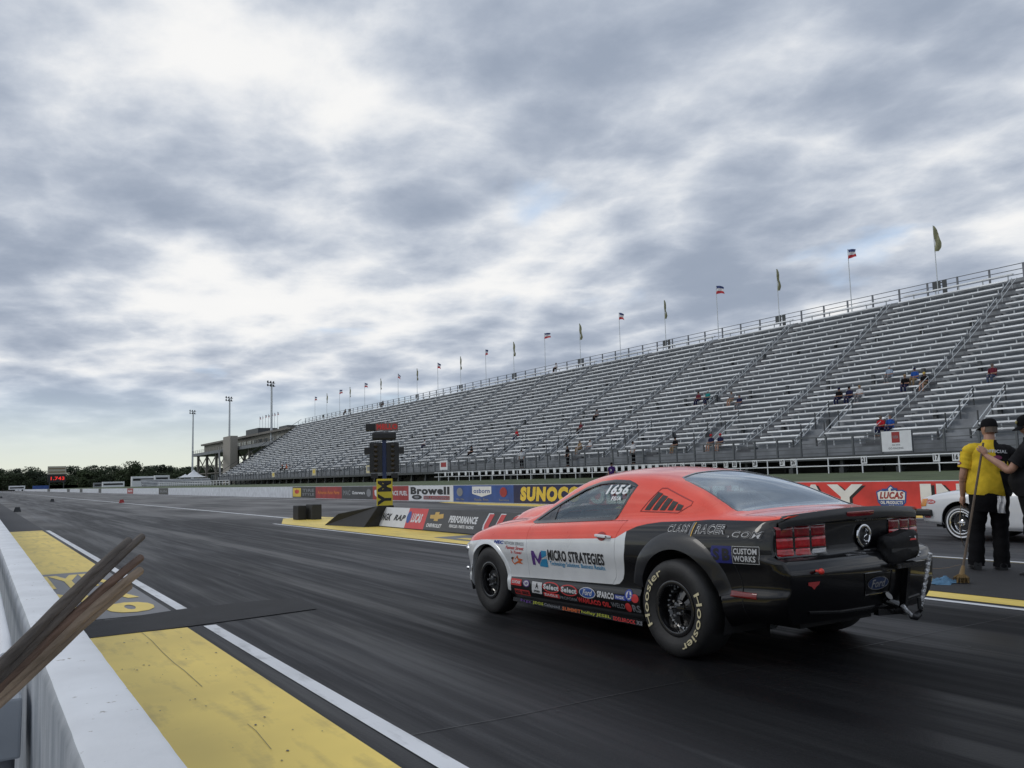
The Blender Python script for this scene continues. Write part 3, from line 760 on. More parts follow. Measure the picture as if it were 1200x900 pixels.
# ---------------------------------------------------------------- signs hung on the front railing
def rail_sign(px0, px1, z0, z1, items, label, m=WHITE):
    a = at_x(px0, 520, FX - .09)[0]; b = at_x(px1, 520, FX - .09)[0]
    mb = MB(); mb.box(FX - .10, FX - .07, b, a, z0, z1); o = mb.build('sign', m); tag(o, label, 'sign')
    T = lambda u, v, l: (FX - .105 - l, a + (b - a) * u, z0 + (z1 - z0) * v)
    for kind, args, mm in items:
        g = MB(); (put_poly(g, T, args, .0) if kind == 'poly' else put_text(g, T, kind, *args, .02, 0, lift=.004)); g.build('lettering', mm, o, fix=False)
rail_sign(1033.5, 1068.5, 2.16, 3.27, [('poly', rect(.35, .62, .42, .95), DKRED), ('NHRA', (.39, .58, .62, .78), GREY_M), ('the wire', (.35, .62, .28, .36), GREY_M), ('GO-RACING', (.22, .72, .1, .2), GREY_M)], 'white sign with a dark red square on the front railing, beside two spectators')
rail_sign(515, 524, 2.2, 3.2, [('poly', rect(.15, .85, .3, .8), DKRED)], 'small pale sign on the stand railing right of the starting tree')
rail_sign(429, 434, 2.2, 3.2, [('poly', rect(.2, .8, .3, .8), GREY_M)], 'small cream sign on the railing just left of the starting tree', CREAM)
rail_sign(366, 370, 2.2, 3.2, [('poly', rect(.2, .8, .3, .8), YELLOW)], 'small cream sign on the far railing, second left of the starting tree', CREAM)
rail_sign(319, 322, 2.2, 3.0, [('poly', rect(.2, .8, .3, .8), YELLOW)], 'tiny cream sign farthest down the stand railing', CREAM)

# ---------------------------------------------------------------- white rail fence with numbers
FNX = 38.0; f_root = empty('rail_fence', (FNX, 5, 1.05)); tag(f_root, 'low white pipe rail fence with number plates in front of the stand', 'fence')
def fpart(mb, name, m):
    o = mb.build(name, m, f_root, fix=False); o.matrix_parent_inverse = Matrix.Translation(-f_root.location); return o
mb = MB(); FY1 = 75.5
for zz in (1.86, 1.45): mb.tube([(FNX, 6, zz), (FNX, FY1, zz)], .032, 6)
fpart(mb, 'rail', WHITE)
yps = []; y = 7.0
while y < FY1 + .2:
    mb = MB(); mb.tube([(FNX, y, .95), (FNX, y, 1.88)], .032, 6); fpart(mb, 'post', WHITE); yps.append(y)
    y += 2.05
nums = [(1121, '16'), (1098, '17'), (1013, '21'), (930, '26'), (917, '27'), (885, '28'), (861, '30'), (851, '31'), (838, '32'), (825, '34'), (812, '35'), (800, '36'), (790, '37'), (780, '38')]
k = 39
for px in range(770, 520, -8): nums.append((px, str(k))); k += 1
for px, s in nums:
    yc = at_x(px, 536, FNX)[0]; mb = MB(); mb.box(FNX - .06, FNX - .04, yc - .17, yc + .17, 1.52, 1.90)
    o = fpart(mb, 'number_plate', WHITE)
    if px > 770:
        g = MB(); put_text(g, lambda u, v, l: (FNX - .065, yc - u, v), s, -.12, .12, 1.58, 1.84, .05); g.build('lettering', BLACK, o, fix=False)
# second low fence at the far end, left of the stand
f2 = empty('rail_fence', (40, 200, 1.05)); tag(f2, 'distant low white rail fence past the far end of the grandstand', 'fence')
mb = MB()
for zz in (1.95, 1.5): mb.bar((40, 165, zz), (40, 240, zz), .09, .09)
o = mb.build('rail', WHITE, f2, fix=False); o.matrix_parent_inverse = Matrix.Translation(-f2.location)
mb = MB(); y = 165
while y < 241: mb.box(39.95, 40.05, y - .06, y + .06, .9, 1.98); y += 2.5
o = mb.build('posts', WHITE, f2, fix=False); o.matrix_parent_inverse = Matrix.Translation(-f2.location); o['kind'] = 'stuff'

# ---------------------------------------------------------------- flags on the stand
FABY = mat('faded yellow green flag cloth', (.24, .24, .14), .8, var=.35, scale=2)
FB, FW_, FR = mat('blue flag cloth', (.03, .05, .16), .8), mat('white flag cloth', (.6, .6, .62), .8), mat('red flag cloth', (.45, .03, .04), .8)
def flag_a(seed):
    rnd = random.Random(seed); mb = MB(); n = 14; L_ = rnd.uniform(.6, 1.5); drop = rnd.uniform(.1, .8); H_ = rnd.uniform(.75, .95)
    for c in range(3):
        mb.cur = c; P = []
        for j in range(5):
            v = (c + j / 4) / 3; row = []
            for i in range(n + 1):
                u = i / n
                row.append((.10 * math.sin(u * 7 + seed) * u + .06 * math.sin(v * 5 + u * 9), -u * L_ , -v * H_ * (1 - .25 * u) - drop * u * u))
            P.append(row)
        mb.grid(P)
    return mb
def flag_b(seed):
    rnd = random.Random(seed); WF = rnd.uniform(.22, .46); mb = MB(); P = []
    for i in range(15):
        v = i / 14; row = []
        w = WF * (math.sin(min(1, v * 1.6) * 1.57)) * (1 if v < .85 else (1 - (v - .85) * 2.2)) + .05
        for j in range(6):
            u = j / 5; row.append((.09 * math.sin(v * 9 + u * 5 + seed), -u * w * rnd.uniform(.92, 1.05), -v * 2.05))
        P.append(row)
    return mb.grid(P)
ords = ['nearest', 'second', 'third', 'fourth', 'fifth', 'sixth', 'seventh', 'eighth', 'ninth', 'tenth', 'eleventh', 'twelfth', 'thirteenth', 'fourteenth', 'fifteenth', 'sixteenth', 'seventeenth', 'eighteenth', 'nineteenth', 'farthest']
for k in range(20):
    yf = 37.72 + 7.78 * k * (1 if k < 17 else .985)
    root = empty('flagpole', (62.9, yf, 15.0)); kind = k % 2
    tag(root, '%s flagpole from the right on the stand, %s' % (ords[k], 'red white and blue flag' if kind else 'tall yellow green feather flag'), 'flagpole', 'flagpoles along the top of the stand')
    mb = MB(); mb.tube([(0, 0, -1.2), (0, 0, 5.05)], [.045, .03], 7); mb.build('pole', STEEL_L, root)
    fo = (flag_a(k * 3 + 1).build('flag', [FB, FW_, FR], root, smooth=True, fix=False) if kind else flag_b(k * 3 + 2).build('flag', FABY, root, smooth=True, fix=False))
    fo.location = (0, -.03, 5.0)

# ---------------------------------------------------------------- suite building and tower beyond the stand
CONC = mat('tan concrete', (.17, .16, .145), .8, var=.15, scale=.4)
bd = empty('suite_building', (76, 285, 0)); tag(bd, 'raised concrete suite building beyond the far end of the stand', 'building')
def bpart(mb, name, m):
    o = mb.build(name, m, bd); o.matrix_parent_inverse = Matrix.Translation(-bd.location); return o
mb = MB(); mb.box(70, 84, 222, 326, 12.4, 15.2); bpart(mb, 'wall', mat('suite cladding', (.22, .21, .18), .7, var=.2, scale=.3))
mb = MB(); mb.box(69, 85, 221, 327, 15.2, 15.8); bpart(mb, 'roof', CONC)
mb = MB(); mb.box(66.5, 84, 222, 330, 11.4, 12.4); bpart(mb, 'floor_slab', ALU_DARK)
mb = MB()
for y in range(226, 290, 6): mb.box(69.93, 70.0, y, y + 4.2, 13.1, 14.1)
o = bpart(mb, 'window_band', mat('dark glazing', (.03, .035, .04), .15))
mb = MB()
for zz in (13.4, 12.9): mb.bar((66.6, 222, zz), (66.6, 330, zz), .06, .06)
for y in range(222, 331, 3): mb.box(66.55, 66.65, y - .04, y + .04, 12.4, 13.4)
bpart(mb, 'balcony_rail', STEEL_D)
for x, y in [(x, y) for x in (68, 81) for y in range(228, 330, 14)]:
    mb = MB(); mb.box(x - .4, x + .4, y - .4, y + .4, 0, 11.4); bpart(mb, 'column', CONC)
mb = MB()
for y in range(228, 314, 14):
    mb.bar((68, y, 5), (68, y + 14, 11.2), .25, .25); mb.bar((68, y + 14, 5), (68, y, 11.2), .25, .25); mb.bar((68, y, 5), (68, y + 14, 5), .3, .3)
bpart(mb, 'bracing', CONC)
mb = MB(); mb.box(64.0, 66.2, 263, 272, 0.0, 15.6); bpart(mb, 'stair_tower', mat('beige tower render', (.30, .28, .25), .8, var=.1))
mb = MB(); mb.box(72, 78, 262, 276, 15.8, 18.0); mb.box(73, 76, 236, 244, 15.8, 17.2); bpart(mb, 'rooftop_unit', STEEL_D)
mb = MB(); mb.bar((50, 215, 3.0), (66, 286, 12), .5, .5); mb.bar((50, 215, 4.2), (66, 286, 13.2), .12, .12); bpart(mb, 'stair_flight', STEEL_D)
for k in range(7):
    o = empty('flagpole', (78, 262 + k * 3.3, 15.8)); tag(o, 'thin flagpole on the suite building roof, one of a short row', 'flagpole', 'flagpoles on the suite roof')
    mb = MB(); mb.tube([(0, 0, 0), (0, 0, 7.2)], .06, 5); mb.build('pole', STEEL_L, o)
    fb = flag_a(50 + k); ff = fb.build('flag', [FB, FW_, FR], o, fix=False); ff.location = (0, 0, 7.1)

# ---------------------------------------------------------------- floodlight masts
for k, (y, lab) in enumerate(((346, 'floodlight mast farthest left, standing clear of the stand'), (289, 'middle floodlight mast rising beside the stair tower'), (241, 'tallest looking floodlight mast, nearest the grandstand'))):
    root = empty('floodlight_mast', (70, y, 0)); tag(root, lab, 'light mast', 'floodlight masts beyond the stand')
    mb = MB(); mb.tube([(0, 0, 0), (0, 0, 29.3)], [.42, .24], 10); mb.build('mast', STEEL_L, root, smooth=True)
    mb = MB(); mb.bar((-1.2, -.8, 28.6), (1.2, .8, 28.6), .15, .15); mb.bar((-1.2, -.8, 29.5), (1.2, .8, 29.5), .15, .15); mb.build('crossarm', STEEL_D, root)
    for i in range(3):
        for zz in (28.8, 29.7):
            mb = MB(); c = (-1.0 + i, -.66 + .66 * i)
            mb.lathe([(.05, -.35), (.30, -.25), (.42, 0), (.40, .02), (.0, .0)], 'x', 10, (c[0] - .2, c[1], zz)); mb.build('lamp_head', STEEL_D, root)

# ---------------------------------------------------------------- scoreboard
root = empty('scoreboard', (27.5, 400, 0)); tag(root, 'roadside scoreboard with red digits beside the far track end', 'scoreboard')
mb = MB(); mb.box(-3.4, 3.4, 0, .5, 3.6, 6.9); mb.build('display_panel', BLACK, root)
mb = MB(); mb.box(-3.4, 3.4, 0, .5, 6.9, 10.2); mb.build('sponsor_panel', mat('cream panel', (.42, .40, .33), .6), root)
g = MB(); 
for zz in (7.6, 9.0): g.box(-3.0, 3.0, -.04, -.01, zz, zz + .45)
g.build('lettering', mat('brown band', (.22, .17, .10), .6), root)
for x in (-2.6, 2.6): mb = MB(); mb.box(x - .15, x + .15, .1, .4, 0, 3.6); mb.build('post', STEEL_D, root)
LED = bpy.data.materials.new('red led'); LED.use_nodes = True
b = LED.node_tree.nodes['Principled BSDF']; b.inputs['Base Color'].default_value = (.4, .01, .01, 1); b.inputs['Emission Color'].default_value = (1, .04, .03, 1); b.inputs['Emission Strength'].default_value = .6
g = MB(); put_text(g, lambda u, v, l: (u, -.06, v), '1.743', -2.2, 2.8, 4.5, 5.9, .02); g.build('digits', LED, root, fix=False)

# ---------------------------------------------------------------- trees on the horizon
BARK = mat('bark', (.05, .04, .03), .9)
LEAF = []
for i, c in enumerate(((.030, .046, .018), (.038, .056, .022), (.026, .040, .022))):
    LEAF.append(mat('foliage %s' % 'abc'[i], c, .9, var=.4, scale=.35))
def tree_meshes(seed):
    rnd = random.Random(seed); mb = MB(); H = rnd.uniform(11, 19); Wd = rnd.uniform(5.0, 8.0)
    lobes = [(rnd.gauss(0, Wd * .42), rnd.gauss(0, Wd * .42), H * rnd.uniform(.16, .86), rnd.uniform(2.0, 3.7)) for _ in range(17)]
    for (lx, ly, lz, lr) in lobes:
        for q in range(200):
            u = Vector((rnd.gauss(0, 1), rnd.gauss(0, 1), rnd.gauss(0, 1))).normalized(); rr_ = lr * rnd.uniform(.55, 1.08)
            c = Vector((lx, ly, lz)) + u * rr_; s_ = rnd.uniform(.28, .52)
            a = Vector((rnd.gauss(0, 1), rnd.gauss(0, 1), rnd.gauss(0, 1))).normalized(); b_ = a.cross(u).normalized()
            mb.add([c - a * s_, c + b_ * s_, c + a * s_, c - b_ * s_ * .8], [(0, 1, 2, 3)])
    crown = mb.mesh('crown', LEAF[seed % 3])
    t = MB(); t.tube([(0, 0, 0), (.1, 0, H * .4), (0, .1, H * .7)], [.38, .26, .1], 7)
    for l in lobes[:5]: t.tube([(.1, 0, H * .35), (l[0], l[1], l[2])], [.16, .05], 5)
    return crown, t.mesh('trunk', BARK)
TM = [tree_meshes(s) for s in range(6)]
rnd = random.Random(5); tl = []
px = -14
while px < 262:
    d = rnd.uniform(430, 520) if px > 95 else rnd.uniform(640, 760)
    tl.append((px, d)); px += rnd.uniform(5.5, 9.0)
for k, (px, d) in enumerate(tl):
    w = ray(px, 565); t = d / w[1]; root = empty('tree', (w[0] * t, d, 0), rnd.uniform(0, 6)); s_ = rnd.uniform(.8, 1.15) * (.66 if px > 95 else .84)
    root.scale = (s_ * 1.5, s_ * 1.5, s_)
    c, tr = TM[k % 6]
    link('crown', c, root); link('trunk', tr, root)
    tag(root, 'dark broadleaf tree in the far tree line past the end of the track', 'tree', 'trees on the horizon')
mb = MB(); rnd = random.Random(9)
for k in range(2600):
    x = rnd.uniform(-260, 330); y = 780 + rnd.uniform(0, 40); z = rnd.uniform(0, 8 + 2 * math.sin(x * .05) + 1.5 * math.sin(x * .21)); s_ = rnd.uniform(1.2, 2.4); a = rnd.uniform(0, 3.1)
    mb.add([(x - s_, y, z - s_ * .7), (x + s_ * .3, y + 1, z - s_), (x + s_, y, z + s_ * .5), (x - s_ * .3, y - 1, z + s_)], [(0, 1, 2, 3)])
tag(mb.build('woodland', LEAF[0], fix=False), 'continuous dark woodland closing the horizon behind the nearer trees', 'woodland', kind='stuff')

# ---------------------------------------------------------------- far small things: tent, trailers, containers
def gable_tent(x, y, w, d, h, label):
    r = empty('canopy_tent', (x, y, 1.0)); tag(r, label, 'tent')
    mb = MB(); P = []
    for i in range(9):
        u = -1 + i / 4; row = []
        for j in range(9):
            v = -1 + j / 4; q = 1 - max(abs(u), abs(v)); row.append((u * w / 2, v * d / 2, 2.4 + h * (q ** 1.7)))
        P.append(row)
    mb.grid(P); mb.build('roof', WHITE, r, fix=False)
    for sx in (-1, 1):
        for sy in (-1, 1): mb = MB(); mb.tube([(sx * w / 2 * .98, sy * d / 2 * .98, -1), (sx * w / 2 * .98, sy * d / 2 * .98, 2.4)], .06, 6); mb.build('leg', STEEL_L, r)
def far(px, d): w = ray(px, 570); t = d / w[1]; return w[0] * t
gable_tent(far(227, 265), 265, 6.5, 6.5, 2.3, 'white peaked canopy tent near the left end of the grandstand')
gable_tent(far(217, 262), 262, 4, 4, 1.0, 'smaller white canopy tent left of the peaked one')
def trailer(px, d, L_, h, m, label, name='trailer'):
    r = empty(name, (far(px, d), d, 0)); tag(r, label, name)
    mb = MB(); mb.box(-L_ / 2, L_ / 2, 0, 2.5, .9, h); mb.build('body', m, r, bevel=.12)
    mb = MB(); mb.box(-L_ / 2 + .4, L_ / 2 - .6, -.03, 0, h - 1.5, h - .7); mb.build('window_strip', BLACK, r)
    for x in (-L_ / 3, -L_ / 3 + 1, L_ / 3): mb = MB(); mb.lathe([(0, -.1), (.48, -.1), (.48, .2), (0, .2)], 'y', 12, (x, .1, .48)); mb.build('wheel', RUBBER, r)
trailer(172, 330, 10, 4.6, WHITE, 'long white trailer parked between the trees and the stand end')
trailer(190, 326, 5, 4.8, WHITE, 'short tall white trailer just right of the long one')
trailer(133, 420, 9, 3.4, WHITE, 'low white trailer in front of the distant trees')
trailer(118, 440, 6, 3.2, GREY_M, 'grey van left of the low white trailer', 'van')
trailer(20, 560, 8, 3.0, WHITE, 'small white trailer at the far left under the tree line')
for px, l, m, lab in ((76, 14, BLUE, 'long blue screen fence at the far track end'), (100, 16, BLUE, 'second blue screen fence right of the first'),):
    mb = MB(); x = far(px, 480); mb.box(x - l, x + l, 480, 480.4, .0, 2.6); o = mb.build('screen_fence', m); tag(o, lab, 'fence')
x = far(130, 500); mb = MB(); mb.box(x - 16, x + 16, 500, 500.4, 0, 3.2); tag(mb.build('screen_fence', mat('pale red screen', (.30, .10, .09), .7)), 'pale red and white screen fence right of the blue ones', 'fence')
r = empty('bleacher', (far(205, 250), 250, .9)); tag(r, 'small grey bleacher block left of the end of the grandstand', 'bleacher')
for k in range(5): mb = MB(); mb.box(-9, 9, -5 + k * .8, -4.6 + k * .8, .3 + k * .4, .4 + k * .4); mb.build('bench_row', ALU, r)
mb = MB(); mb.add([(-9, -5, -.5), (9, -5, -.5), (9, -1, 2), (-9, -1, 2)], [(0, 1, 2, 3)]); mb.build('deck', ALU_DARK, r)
# traffic barrel past the end of the near wall
r = empty('traffic_barrel', (0.06, 16.2, 0)); tag(r, 'red and white traffic barrel behind the far part of the white wall', 'barrel')
mb = MB(); mb.lathe([(0, 0), (.19, 0), (.18, .95), (.05, 1.02), (0, 1.02)], 'z', 16); mb.build('barrel', RED, r, smooth=True)
for z in (.35, .7): mb = MB(); mb.lathe([(.186, z), (.184, z + .12)], 'z', 16); mb.build('stripe', WHITE, r)
for x, y in ((2.0, 58), (6.2, 95), (3.0, 150), (9.8, 75)):
    r = empty('marker_block', (x, y, 0)); tag(r, 'small foam timing block on the lane edge down the track', 'marker', 'small timing blocks down the track')
    mb = MB(); mb.prism([(-.2, 0), (.2, 0), (.12, .28), (-.12, .28)], lambda a, b: (a, -.1, b), lambda a, b: (a, .1, b)); mb.build('block', DKRED if x == 9.8 else STEEL_D, r)

# ---------------------------------------------------------------- starting tree
tr = empty('starting_tree', (10.35, 23.9, 0), R(-24)); tag(tr, 'drag racing starting light tree on a yellow pedestal in the centre island', 'starting lights')
mb = MB(); mb.box(-.235, .235, -.2, .2, .12, 1.36); ped = mb.build('pedestal', mat('bright yellow board', (.62, .50, .04), .5, var=.06), tr, bevel=.02)
mb = MB(); mb.box(-.3, .3, -.3, .3, 0, .12); mb.build('base', BLACK, tr)
g = MB(); T = lambda u, v, l: (u, -.205 - l, v)
# big letters turned on their side, reading up the pedestal
put_text(g, lambda a, b, l: (-b, -.205, a), 'M', .98, 1.30, -.20, .20, .06)
put_text(g, lambda a, b, l: (-b, -.205, a), 'Y', .58, .92, -.20, .20, .06)
put_text(g, lambda a, b, l: (a, -.205, b), 'mello', -.2, .2, .26, .46, .05)
g.build('lettering', BLACK, ped, fix=False)
g = MB()
put_text(g, lambda a, b, l: (-.24, -a, b), 'MY', -.17, .17, .7, 1.2, .06); g.build('lettering', BLACK, ped, fix=False)
mb = MB(); mb.box(-.06, .06, -.06, .06, 1.36, 2.65); mb.build('post', mat('blue post', (.012, .03, .11), .4), tr)
for sx, nm in ((-1, 0), (1, 1)):
    mb = MB(); x0 = .06 if sx > 0 else -.44; mb.box(x0, x0 + .38, -.12, .12, 1.55, 2.44); p = mb.build('light_panel', BLACK, tr, bevel=.015)
    for k in range(6):
        mb = MB(); mb.lathe([(0, -.02), (.045, -.01), (.06, .0), (.07, .03), (.065, .03)], 'y', 14, (x0 + .19, -.14, 1.64 + k * .142)); mb.build('lamp', mat('unlit amber lamp', (.018, .012, .006), .3), p)
for sx in (-1, 1):
    mb = MB(); mb.box(sx * .5 - .09, sx * .5 + .09, -.12, .12, 2.10, 2.30); mb.build('side_lamp', BLACK, tr, bevel=.01)
mb = MB(); mb.box(-.36, .36, -.16, .16, 2.52, 2.76); mb.build('top_box', BLACK, tr, bevel=.06)
mb = MB(); mb.box(-.55, -.1, -.1, .1, 2.80, 3.02); mb.build('camera_box', BLACK, tr, bevel=.03)
mb = MB(); mb.box(-.25, .42, -.12, -.08, 2.80, 3.03); s_ = mb.build('sign', mat('dull sign panel', (.2, .12, .11), .5), tr)
g = MB(); put_text(g, lambda u, v, l: (u, -.125, v), 'MELLO', -.22, .40, 2.83, 3.0, .06); g.build('lettering', RED, s_, fix=False)
for k, sx in ((1, -.3), (1, .3)): mb = MB(); mb.box(sx - .1, sx + .1, -.14, .1, 1.38, 1.52); mb.build('lower_lamp', mat('dull red lens', (.12, .01, .01), .3) if k == 0 else BLACK, tr)

# ---------------------------------------------------------------- centre divider boards and foam blocks
def ban_y(px, py=612): return at_x(px, py, 9.8)[0]
div = empty('divider_board', (9.85, 12, 0)); tag(div, 'long sloping divider board with adverts between the lanes', 'divider')
YB0, YB1 = 23.2, 10.5
def bf(u, v, l=0.0): return (9.78 + v * .36 - l, u, .02 + v * .98)     # v in metres up the slope
def dp(mb, name, m, parent=None, fix=True):
    o = mb.build(name, m, parent or div, fix=fix)
    if parent is None: o.matrix_parent_inverse = Matrix.Translation(-div.location)
    return o
mb = MB(); mb.prism([(9.79, 0.01), (9.99, .53), (10.05, .53), (10.25, .01)], lambda a, b: (a, YB1, b), lambda a, b: (a, YB0, b)); dp(mb, 'frame', BLACK)
def dpanel(pa, pb, m, items, ymax=None):
    ya = ban_y(pa) if pa else YB0; yb = ban_y(pb) if pb else YB1
    g = MB(); g.add([bf(ya, 0.01, .004), bf(yb, 0.01, .004), bf(yb, .54, .004), bf(ya, .54, .004)], [(0, 1, 2, 3)]); o = dp(g, 'banner', m, fix=False)
    T = lambda u, v, l: bf(ya + (yb - ya) * u, .01 + .53 * v, .006 + l)
    for j, (k, args, mm) in enumerate(items):
        g = MB(); (put_poly(g, T, args, .003 * j) if k == 'poly' else put_text(g, T, k, *args[:4], .05, args[4] if len(args) > 4 else 0, lift=.003 * j)); dp(g, 'lettering', mm, o, False)
wt = mat('white vinyl', (.62, .64, .68), .4, var=.05); cr_ = mat('bright red vinyl', (.55, .05, .05), .4, var=.08)
dpanel(None, 474, wt, [('NGK', (.12, .46, .3, .68, .2), BLACK), ('RAP', (.56, .95, .34, .64, .3), BLACK)])
dpanel(474, 492, cr_, [('poly', ell(.12, .55, .14, .3), BLUE), ('LUCAS', (.3, .98, .3, .75, .3), wt)])
dpanel(492, 496, cr_, [])
dpanel(496, 519, DGREY, [('poly', [(.2, .55), (.42, .55), (.42, .45), (.62, .45), (.62, .55), (.86, .6), (.82, .8), (.6, .76), (.6, .88), (.4, .86), (.4, .74), (.18, .72)], GOLD), ('CHEVROLET', (.12, .88, .14, .32, .1), wt)])
dpanel(519, 560, DGREY, [('PERFORMANCE', (.1, .9, .42, .74, .1), wt), ('VEHICLES / PARTS / RACING', (.15, .85, .2, .34), wt)])
dpanel(560, None, DGREY, [('U.S.', (.02, .30, .08, .94, .25), wt), ('U.S.', (.03, .29, .12, .90, .25), cr_), ('NATIONALS', (.34, .96, .08, .94, .25), wt), ('NATIONALS', (.345, .955, .12, .90, .25), cr_)])
FOAM = mat('black foam', (.014, .015, .017), .7, var=.2)
mb = MB(); mb.add([(9.0, 25.4, 0), (10.2, 25.4, 0), (9.15, 24.6, .36), (10.1, 24.6, .36), (9.72, 22.9, .60), (10.2, 22.9, .60), (9.35, 23.1, 0), (10.35, 22.9, 0)],
    [(0, 2, 3, 1), (2, 4, 5, 3), (0, 6, 4, 2), (6, 7, 5, 4), (1, 3, 5, 7)])
tag(mb.build('foam_wedge', FOAM, bevel=.02), 'long black foam wedge with a sloped end ahead of the divider board', 'foam block')
mb = MB(); mb.add([(11.1, 26.0, 0), (11.9, 26.0, 0), (11.2, 23.5, .38), (11.8, 23.5, .38), (11.2, 19.5, .38), (11.8, 19.5, .38), (11.1, 19.5, 0), (11.9, 19.5, 0)],
    [(0, 2, 3, 1), (2, 4, 5, 3), (0, 6, 4, 2), (6, 7, 5, 4), (1, 3, 5, 7)])
tag(mb.build('foam_wedge', FOAM, bevel=.02), 'low black foam wedge behind the divider board, right of the pedestal', 'foam block')
mb = MB(); mb.box(9.55, 9.85, 29.6, 30.2, 0, .50); tag(mb.build('foam_block', FOAM, bevel=.03), 'left upright black foam block at the tip of the yellow island', 'foam block')
mb = MB(); mb.box(9.95, 10.3, 29.3, 30.0, 0, .53); tag(mb.build('foam_block', mat('dusty foam', (.03, .032, .034), .8), bevel=.03), 'right, dustier foam block at the tip of the yellow island', 'foam block')
# ================================================================ cars
def car_surface(T, NY=132, NZ=44, NT=36):
    F = {k: pchip([p[0] for p in v], [p[1] for p in v]) for k, v in T.items() if isinstance(v, list)}
    y0, y1 = T['y']
    # stations denser towards both ends
    ys = [y0 + (y1 - y0) * (t - 0.09 * math.sin(2 * math.pi * t) ) for t in [i / (NY - 1) for i in range(NY)]]
    prof, tail = F['prof'], F['tail']
    def half(y):
        W, zb, zs = F['W'](y), F['zb'](y), F['zs'](y)
        side = [(W * prof(i / NZ), zb + (zs - zb) * i / NZ) for i in range(NZ + 1)]
        Ws = side[-1][0]; xg = Ws * F['kg'](y); zg = zs + F['dzg'](y); xr = F['xr'](y); zr = F['zr'](y); zc = F['zc'](y)
        xr = min(xr, xg - .04)
        top = []
        na, nb = 4, 18
        for j in range(1, NT + 1):
            if j <= na: t = j / na; top.append((Ws + (xg - Ws) * t, zs + (zg - zs) * t))
            elif j <= nb:
                t = (j - na) / (nb - na); bl = .035 * math.sin(math.pi * t) * min(1, max(0, (zr - zg) / .25))
                top.append((xg + (xr - xg) * t + bl, zg + (zr - zg) * t + bl * .3))
            else:
                t = (j - nb) / (NT - nb); x = xr * (1 - t); top.append((x, zr + (zc - zr) * (1 - (x / xr) ** 2.1)))
        pts = side + top
        for _ in range(5):
            q = pts[:]
            for k in range(NZ - 6, len(pts) - 1):
                q[k] = ((pts[k - 1][0] + 2 * pts[k][0] + pts[k + 1][0]) / 4, (pts[k - 1][1] + 2 * pts[k][1] + pts[k + 1][1]) / 4)
            pts = q
        return pts
    def shift(y, x, z, ztop):
        w = min(1, max(0, (y0 + .40 - y) / .40)); w = w * w * (3 - 2 * w)
        return y + w * (tail(ztop - z) + T['bow'] * (abs(x) / .85) ** 2.5)
    R_ = []
    for y in ys:
        h = half(y); zt = h[-1][1]
        R_.append([(x, shift(y, x, z, zt), z) for x, z in h])
    mb = MB()
    full = [r + [(-p[0], p[1], p[2]) for p in reversed(r[:-1])] for r in R_]
    mb.grid(full)
    for e, y in ((0, ys[0]), (-1, ys[-1])):
        h = half(y); side = h[:NZ + 1]; top = h[NZ:]; zb = side[0][1]; zt0 = side[-1][1]; G = []
        for i in range(NZ + 1):
            row = []; t = (side[i][1] - zb) / (zt0 - zb)
            for j, (tx, tz) in enumerate(top):
                x = side[i][0] * tx / top[0][0]; z = zb + (tz - zb) * t
                row.append((x, shift(y, x, z, h[-1][1]) if e == 0 else y, z))
            G.append(row + [(-p[0], p[1], p[2]) for p in reversed(row[:-1])])
        mb.grid(G)
    me = bpy.data.meshes.new('surf'); me.from_pydata(mb.v, [], mb.f)
    bm = bmesh.new(); bm.from_mesh(me)
    bmesh.ops.remove_doubles(bm, verts=bm.verts, dist=4e-4)
    bmesh.ops.dissolve_degenerate(bm, edges=bm.edges, dist=1e-5)
    bmesh.ops.recalc_face_normals(bm, faces=bm.faces)
    # make sure outward
    f = max(bm.faces, key=lambda f: f.calc_center_median().z)
    if f.normal.z < 0: bmesh.ops.reverse_faces(bm, faces=bm.faces)
    bm.to_mesh(me); bm.free(); me.update()
    return me
class Surf:
    def __init__(s, me):
        s.vn = [v.normal.copy() for v in me.vertices]; s.vc = [v.co.copy() for v in me.vertices]
        s.fv = [tuple(p.vertices) for p in me.polygons]
        s.bvh = BVHTree.FromPolygons(s.vc, s.fv)
    def normal(s, p):
        loc, n, i, d = s.bvh.find_nearest(p)
        if i is None: return None
        a = Vector((0, 0, 0))
        for k in s.fv[i]: a += s.vn[k] / ((s.vc[k] - loc).length + 2e-4)
        return a.normalized()
    def side(s, y, z, lift=0.0, sgn=-1):
        loc, n, i, d = s.bvh.ray_cast(Vector((sgn * 2.0, y, z)), Vector((-sgn, 0, 0)))
        if loc is None: return (sgn * .8, y, z)
        if n.x * sgn < 0: n = -n
        p = loc + n * (lift + .0025); return tuple(p)
    def rear(s, x, z, lift=0.0):
        loc, n, i, d = s.bvh.ray_cast(Vector((x, -3, z)), Vector((0, 1, 0)))
        if loc is None: return (x, -.9, z)
        if n.y > 0: n = -n
        return tuple(loc + n * (lift + .0025))
    def top(s, x, y, lift=0.0):
        loc, n, i, d = s.bvh.ray_cast(Vector((x, y, 3)), Vector((0, 0, -1)))
        if loc is None: return (x, y, 1)
        return tuple(loc + n * (lift if n.z > 0 else -lift))
def fix_normals(me, sf):
    vs = me.vertices; cache = {}; out = []
    for p in me.polygons:
        for vi in p.vertices:
            if vi not in cache: cache[vi] = sf.normal(vs[vi].co)
            n = cache[vi]
            out.append(n if n is not None and n.dot(p.normal) > .75 else p.normal.copy())
    me.polygons.foreach_set('use_smooth', [True] * len(me.polygons))
    me.normals_split_custom_set(out)
